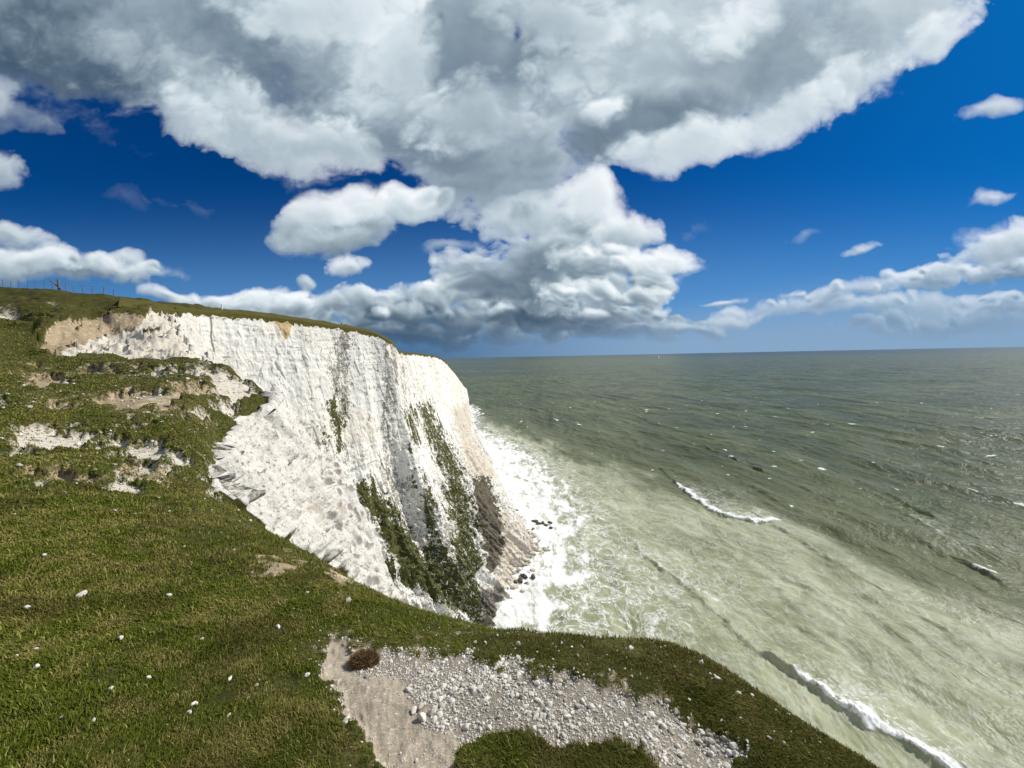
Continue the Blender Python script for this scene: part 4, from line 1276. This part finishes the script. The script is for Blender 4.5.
# clouds, farthest first: px, py, half width, half height, tilt in degrees (up to the right), weight, brightness
BL = [
    # far bank along the horizon
    (560, 328, 170, 16, 0, .8, -.30), (420, 338, 150, 18, 0, .8, -.30), (300, 318, 130, 18, 2, .7, -.12), (640, 326, 60, 9, 0, .5, -.1),
    (240, 300, 66, 16, 2, .75, .0), (190, 297, 40, 10, 0, .6, .0), (285, 303, 50, 15, -3, .7, -.02), (160, 294, 26, 8, 0, .5, .0), (340, 306, 60, 16, 0, .75, -.06),
    (400, 308, 70, 20, 0, .85, -.14), (380, 300, 30, 10, 0, .7, .02), (455, 303, 50, 20, 8, .85, -.08), (430, 296, 24, 9, 6, .7, .08), (452, 289, 17, 11, 20, .8, .18), (500, 308, 60, 20, 0, .8, -.14), (440, 320, 90, 16, 0, .7, -.28), (530, 320, 90, 16, 0, .8, -.26), (610, 314, 60, 14, 0, .7, -.10), (590, 318, 16, 6, 0, .6, .06), (500, 318, 18, 6, 0, .6, .02), (380, 317, 14, 6, 0, .5, .02),
    (1000, 312, 110, 14, 4, .9, .0), (900, 308, 110, 12, 3, .75, .06), (800, 309, 80, 12, 3, .75, .08), (735, 317, 40, 7, 6, .55, .08), (695, 327, 28, 5, 0, .4, .02), (960, 326, 130, 12, 2, .6, -.26),
    (870, 290, 90, 11, 10, .7, .06), (940, 279, 60, 13, 10, .75, .04), (1010, 268, 60, 16, 4, .85, -.02), (1012, 240, 70, 26, 14, .95, .08), (790, 299, 24, 6, 10, .5, .1),
    (60, 272, 118, 17, 0, .75, -.10), (20, 266, 50, 14, -6, .7, .02), (112, 272, 50, 11, -3, .55, -.02), (10, 236, 40, 17, -18, .6, -.02), (4, 168, 32, 24, 0, .6, -.08), (20, 112, 66, 22, -10, .34, -.18), (0, 92, 26, 22, 0, .4, -.06),
    # cumulus heap in the middle
    (535, 285, 90, 34, 0, .9, -.16), (600, 292, 78, 20, 2, .85, -.10), (655, 276, 34, 14, 4, .6, .0), (515, 222, 30, 34, 20, .6, .04), (468, 248, 32, 7, 5, .35, -.04), (550, 262, 62, 34, 0, .9, -.12), (470, 268, 40, 16, 20, .6, -.04),
    (580, 232, 74, 36, -6, .95, -.06), (588, 205, 46, 32, -25, .95, .20), (622, 236, 44, 20, 8, .85, .04), (540, 215, 40, 30, 0, .8, .06), (560, 258, 70, 24, 0, .8, -.14), (615, 262, 70, 19, 2, .95, .02), (664, 259, 50, 18, 4, .95, .2), (610, 300, 66, 14, 4, .6, -.02),
    (346, 271, 26, 13, 8, .65, .02), (300, 282, 13, 7, 0, .5, -.06), (300, 236, 36, 22, 10, .7, -.06), (345, 228, 62, 30, 10, .85, -.12), (400, 206, 62, 22, 10, .85, .1), (360, 203, 44, 24, 4, .9, .17), (320, 212, 32, 20, 10, .8, .12), (330, 240, 44, 12, 8, .5, -.10),
    # the broad deck overhead
    (110, 30, 280, 80, -8, .95, -.36), (300, 30, 330, 110, -6, 1.1, -.14), (560, 50, 330, 110, 0, 1.1, -.06), (200, 100, 130, 50, -24, .6, -.10), (500, 165, 90, 66, 0, .62, -.14), (425, 132, 160, 46, -4, .8, -.16),
    (270, 136, 115, 44, -22, .8, .04), (330, 146, 90, 32, -12, .75, .02), (180, 118, 50, 26, -20, .6, .02), (400, 60, 60, 80, 10, .8, .14), (310, 10, 110, 36, 0, .8, .12), (640, 40, 130, 60, 20, .8, .06),
    (780, 60, 210, 82, 22, 1.1, -.10), (900, 15, 95, 60, 16, .9, .06), (935, 40, 50, 30, 30, .7, .12), (850, 80, 50, 24, 20, .7, .08), (640, 130, 120, 44, 12, .9, -.22), (690, 148, 100, 26, 12, .85, .12), (780, 120, 70, 30, 26, .8, .10), (605, 116, 32, 20, 0, .8, .20), (735, 26, 60, 30, 40, .7, .18), (560, 20, 90, 44, -10, .7, .05), (480, 105, 70, 44, 0, .7, .02),
    (40, 92, 110, 20, -10, .20, -.20), (150, 112, 100, 16, -18, .20, -.12), (90, 128, 50, 11, -14, .13, -.10),
    # scraps
    (1002, 112, 48, 9, 16, .50, .04), (995, 199, 30, 9, 8, .5, .04), (862, 250, 24, 7, 14, .5, .04), (799, 238, 15, 4, 14, .22, .0), (720, 298, 20, 3, 2, .4, .06), (183, 207, 26, 8, -12, .16, -.1), (125, 203, 20, 9, -10, .10, -.1), (690, 230, 22, 8, 30, .13, .0),
    # to the sides of the view
    (1250, 150, 120, 60, 10, .9, 0), (1350, 290, 120, 30, 5, .9, 0), (-120, 150, 90, 40, 0, .9, -.1)]


def sky_field():
    """cover and brightness of the clouds over the front of the sky, on the plane one unit ahead"""
    nx, nz = 1536, 608
    X, Z = np.meshgrid(np.linspace(-1.5, 1.5, nx), np.linspace(-.03, 1.157, nz))
    x = X.ravel().astype(np.float32); z = Z.ravel().astype(np.float32)
    w1 = fbm(x * 2.6, z * 2.6, .5, 3); w2 = fbm(x * 2.6 + 31, z * 2.6, .7, 3)
    w3 = fbm(x * 13, z * 13, 1.5, 2); w4 = fbm(x * 13 + 50, z * 13, 1.7, 2)
    xw = x + w1 * .030 + w3 * .010; zw = z + w2 * .026 + w4 * .009
    hi = sstep(.10, .45, z)

    def billow(fx, fz, seed, o, g):
        b = 0; a = 1.0; f = 1.0
        for i in range(o):
            b = b + a * (np.abs(perlin(xw * fx * f + 7 * i, zw * fz * f, seed + i)) - .28)
            a *= g; f *= 2.1
        return b
    bil3 = billow(7, 9.5, 3.3, 3, .5); bil = bil3 + .12 * billow(66, 88, 9.3, 3, .55); bih = billow(3.4, 4.2, 13.3, 7, .57)
    fb = fbm(xw * 4.6, zw * 6, 21.0, 7, gain=.53); fine = fbm(xw * 30, zw * 38, 5.0, 5, gain=.6)
    fb2 = fbm(xw * 1.7, zw * 2.1, 41.0, 6, gain=.5)
    noi = bil * (.70 - .50 * hi) + bih * (.06 + .34 * hi) + fb * (.15 + .05 * hi) + fine * (.085 - .055 * hi)
    nsm = bil3 * (.52 - .34 * hi) + bih * (.06 + .40 * hi) + fb2 * .1
    rs = lambda v: v.reshape(nz, nx)
    nsm = rs(nsm); fbw = rs(fbm(xw * 5 + zw * 2, zw * 9 - xw * 2, 61.0, 6, gain=.58))
    X_, Z_, noi, hi, xw, zw, fb2 = X, Z, rs(noi), rs(hi), rs(xw), rs(zw), rs(fb2)
    fine = rs(fine)
    full = []
    pr = np.random.default_rng(77)
    for e in BL:
        full.append(e)
        px, py, a, b_, deg, w, b0 = e
        if a >= 55 and b_ < 24 and w > .5:       # smaller towers along the top of every bank
            for _ in range(int(a / 9)):
                f_ = pr.uniform(-.9, .9); sz_ = b_ * pr.uniform(.30, .75)
                full.append((px + f_ * a, py - f_ * a * math.tan(math.radians(deg)) - b_ * math.sqrt(1 - f_ * f_) * pr.uniform(.0, .8), sz_ * pr.uniform(1.1, 1.9), sz_, deg * .5, .75, b0 + pr.uniform(-.06, .12)))
    A_ = np.zeros((nz, nx)); B_ = np.zeros((nz, nx))
    dx = 3.0 / (nx - 1); dz = 1.187 / (nz - 1)
    for px, py, a, b_, deg, w, b0 in full:
        d = ray(px, py); cx, cz = d[0] / d[1], d[2] / d[1]
        R_ = (max(a, b_) * 1.7 + 16) / FPX; Rz = (max(b_, a * abs(math.sin(math.radians(deg)))) * 1.8 + 16) / FPX
        j0, j1 = [int(np.clip((v + 1.5) / dx, 0, nx)) for v in (cx - R_, cx + R_)]
        i0, i1 = [int(np.clip((v + .03) / dz, 0, nz)) for v in (cz - Rz, cz + Rz)]
        if j1 - j0 < 3 or i1 - i0 < 3:
            continue
        sl_ = (slice(i0, i1), slice(j0, j1))
        c, s_ = math.cos(math.radians(deg - 1.2)), math.sin(math.radians(deg - 1.2))
        u = ((xw[sl_] - cx) * c + (zw[sl_] - cz) * s_) / (a / FPX); v = (-(xw[sl_] - cx) * s_ + (zw[sl_] - cz) * c) / (b_ / FPX)
        q = np.sqrt(u * u + np.where(v < 0, v * 1.12, v) ** 2)
        den = np.minimum((1 - q) * w * 1.25, .8) + noi[sl_] * (1.0 if b_ > 12 else .8) - .03
        den = np.where(q > 1.7, -1, den)
        big = sstep(24, 70, b_)
        al = 1 - np.exp(-np.maximum(den + .05, 0) ** 1.25 * ((6.5 if b_ > 12 else 4.0) - 3.2 * big + 6 * big * (A_[sl_] < .3)))
        soft = hi[sl_] * A_[sl_] * (b_ > 15)
        al = al * (1 - soft) + soft * sstep(-.10, .70, den + noi[sl_] * .5) * .92
        wis = sstep(.02, .42, np.minimum((1 - q) * w, .25) + fbw[sl_] * .22 + noi[sl_] * .35) * .62
        al = np.maximum(al, wis * (q < 1.9))
        if w < .36:
            al = al * w * 1.7
        T = np.clip(np.minimum((1 - q) * w * 1.25, .8) + nsm[sl_] * (1 - .45 * hi[sl_]) + (noi[sl_] * .45) * hi[sl_] - .03, 0, 1.2)
        hb = blur(np.sqrt(T + 4e-3), 1 if b_ < 20 else 3) * (.75 + .25 * (b_ < 60))
        gx_ = np.gradient(hb, axis=1) * (8.5 if b_ < 14 else 11); gz_ = np.gradient(hb, axis=0) * (8.5 if b_ < 14 else 11)
        lam = np.clip((-gx_ * .50 - gz_ * .66 + .42) / np.sqrt(1 + gx_ ** 2 + gz_ ** 2), -.25, 1.0)
        tau = np.zeros_like(T)
        for k in range(1, 9):
            dd = 1.6 * k ** 1.25
            tau += shift(T, dd * .6, dd * .8) / 8
        br = .415 + .085 * hi[sl_] + b0 * 1.35 + (.40 - .26 * hi[sl_]) * lam + (.26 - .06 * hi[sl_]) * np.exp(-tau * 3.2) - .16 * T + (.09 - .04 * hi[sl_]) * np.clip(v, -1, 1) + .10 * hi[sl_] + (.12 * (1 - sstep(0, .35, den)) if b_ > 30 else .04)
        br = np.clip(br + fb2[sl_] * (.20 if b_ > 60 else .05) + fine[sl_] * (.03 - .022 * hi[sl_]), .02, 1.1)
        A_[sl_] = al + A_[sl_] * (1 - al)
        B_[sl_] = br * al + B_[sl_] * (1 - al)
    # breaks where the blue shows through the deck
    for px, py, a, b_, deg in [(440, 28, 15, 30, 10), (516, 34, 10, 32, -8), (752, 116, 20, 10, 10)]:
        d = ray(px, py); cx, cz = d[0] / d[1], d[2] / d[1]
        c, s_ = math.cos(math.radians(deg)), math.sin(math.radians(deg))
        u = ((xw - cx) * c + (zw - cz) * s_) / (a / FPX); v = (-(xw - cx) * s_ + (zw - cz) * c) / (b_ / FPX)
        hole = sstep(.0, .9, 1 - np.sqrt(u * u + v * v) + noi * 2.2 + fbw * .6) * .85
        A_ = A_ * (1 - hole); B_ = B_ * (1 - hole)
    return X, Z, A_, B_ / np.maximum(A_, 1e-3)


def shift(A_, dx, dz):           # value at a point moved by (dx right, dz up) grid cells
    i = np.clip(np.arange(A_.shape[0]) + int(round(dz)), 0, A_.shape[0] - 1)
    j = np.clip(np.arange(A_.shape[1]) + int(round(dx)), 0, A_.shape[1] - 1)
    return A_[i][:, j]


def blur(A_, r):
    for ax in (0, 1):
        n = A_.shape[ax]
        p_ = np.concatenate([np.take(A_, [0] * (r + 1), ax), A_, np.take(A_, [-1] * r, ax)], ax)
        c = np.cumsum(p_, ax)
        A_ = (np.take(c, np.arange(2 * r + 1, n + 2 * r + 1), ax) - np.take(c, np.arange(0, n), ax)) / (2 * r + 1)
    return A_


def build_sky():
    t = wt
    X, Z, alpha, br = sky_field()
    img = np.zeros((*X.shape, 4), np.float32)
    img[..., 0] = np.clip(alpha, 0, 1) * (1 - .25 * sstep(.35, .8, X) * sstep(.34, .1, Z)); img[..., 1] = np.clip(br, 0, 1.2); img[..., 3] = 1
    im = bpy.data.images.new('cloud_deck', X.shape[1], X.shape[0], float_buffer=True, is_data=True)
    im.pixels.foreach_set(img.ravel()); im.update(); im.pack()
    sky = t.add('ShaderNodeTexSky', sky_type='NISHITA')
    sky.sun_disc = False; sky.sun_elevation = SUN_EL; sky.sun_rotation = SUN_AZ
    sky.altitude = 80; sky.air_density = 1.0; sky.dust_density = .6; sky.ozone_density = 2.5
    D = t.vm('NORMALIZE', t.add('ShaderNodeTexCoord').outputs['Generated'])
    sep = t.add('ShaderNodeSeparateXYZ'); t.l.new(D, sep.inputs[0])
    ady = t.m('MAXIMUM', t.m('ABSOLUTE', sep.outputs[1]), .22)
    sx_ = t.m('DIVIDE', sep.outputs[0], ady); sz_ = t.m('DIVIDE', sep.outputs[2], ady)
    cb = t.add('ShaderNodeCombineXYZ')
    t.l.new(t.ss(sx_, -1.5, 1.5, 0, 1, 'LINEAR'), cb.inputs[0]); t.l.new(t.ss(sz_, -.03, 1.157, 0, 1, 'LINEAR'), cb.inputs[1])
    for nd in t.n:
        if nd.bl_idname == 'ShaderNodeMapRange':
            nd.clamp = False
    tex = t.add('ShaderNodeTexImage', image=im, extension='MIRROR', interpolation='Cubic')
    t.l.new(cb.outputs[0], tex.inputs[0])
    sc_ = t.add('ShaderNodeSeparateColor'); t.l.new(tex.outputs[0], sc_.inputs[0])
    al_, br_ = sc_.outputs[0], sc_.outputs[1]
    ramp = t.add('ShaderNodeValToRGB'); t.l.new(br_, ramp.inputs[0])
    el = ramp.color_ramp.elements
    el[0].position = 0.0; el[0].color = (.050, .095, .150, 1)
    el[1].position = 1.0; el[1].color = (.93, .97, 1.0, 1)
    for p_, c_ in ((.2, (.115, .170, .235)), (.4, (.225, .30, .37)), (.62, (.45, .545, .61)), (.80, (.69, .775, .825))):
        e = el.new(p_); e.color = (*c_, 1)
    cloud = t.vm('SCALE', ramp.outputs[0], s=1.0 / SKY_K)
    skyc = t.mix(1.0, sky.outputs[0], SKY_TINT, 'MULTIPLY')
    hz = t.ss(sz_, .0, .52, 1, 0)
    skyc = t.mix(t.m('MULTIPLY', t.m('POWER', hz, 1.8), .90), skyc, tuple(c / SKY_K for c in (.14, .35, .68)))
    fin = t.mix(al_, skyc, cloud)
    hb_ = t.ss(sz_, .012, t.ss(sx_, .1, .9, .10, .20), 1, 0)
    hzn = t.mix(t.ss(sx_, -.35, .45), tuple(c / SKY_K for c in (.055, .125, .235)), tuple(c / SKY_K for c in (.27, .40, .565)))
    fin = t.mix(t.m('MULTIPLY', t.m('POWER', hb_, .9), .82), fin, hzn)
    bg = t.add('ShaderNodeBackground'); bg.inputs[1].default_value = SKY_K
    t.l.new(fin, bg.inputs[0])
    out = t.add('ShaderNodeOutputWorld'); t.l.new(bg.outputs[0], out.inputs[0])


SKY_K = 0.10
SKY_TINT = (.004, .215, .53)
build_sky()
scene.view_settings.view_transform = 'Standard'; scene.view_settings.look = 'None'
scene.view_settings.exposure = 0; scene.view_settings.gamma = 1
scene.cycles.max_bounces = 4; scene.cycles.diffuse_bounces = 2; scene.cycles.glossy_bounces = 2
scene.cycles.use_denoising = True
scene.cycles.sample_clamp_indirect = 4
world.cycles.sampling_method = 'MANUAL'; world.cycles.sample_map_resolution = 512
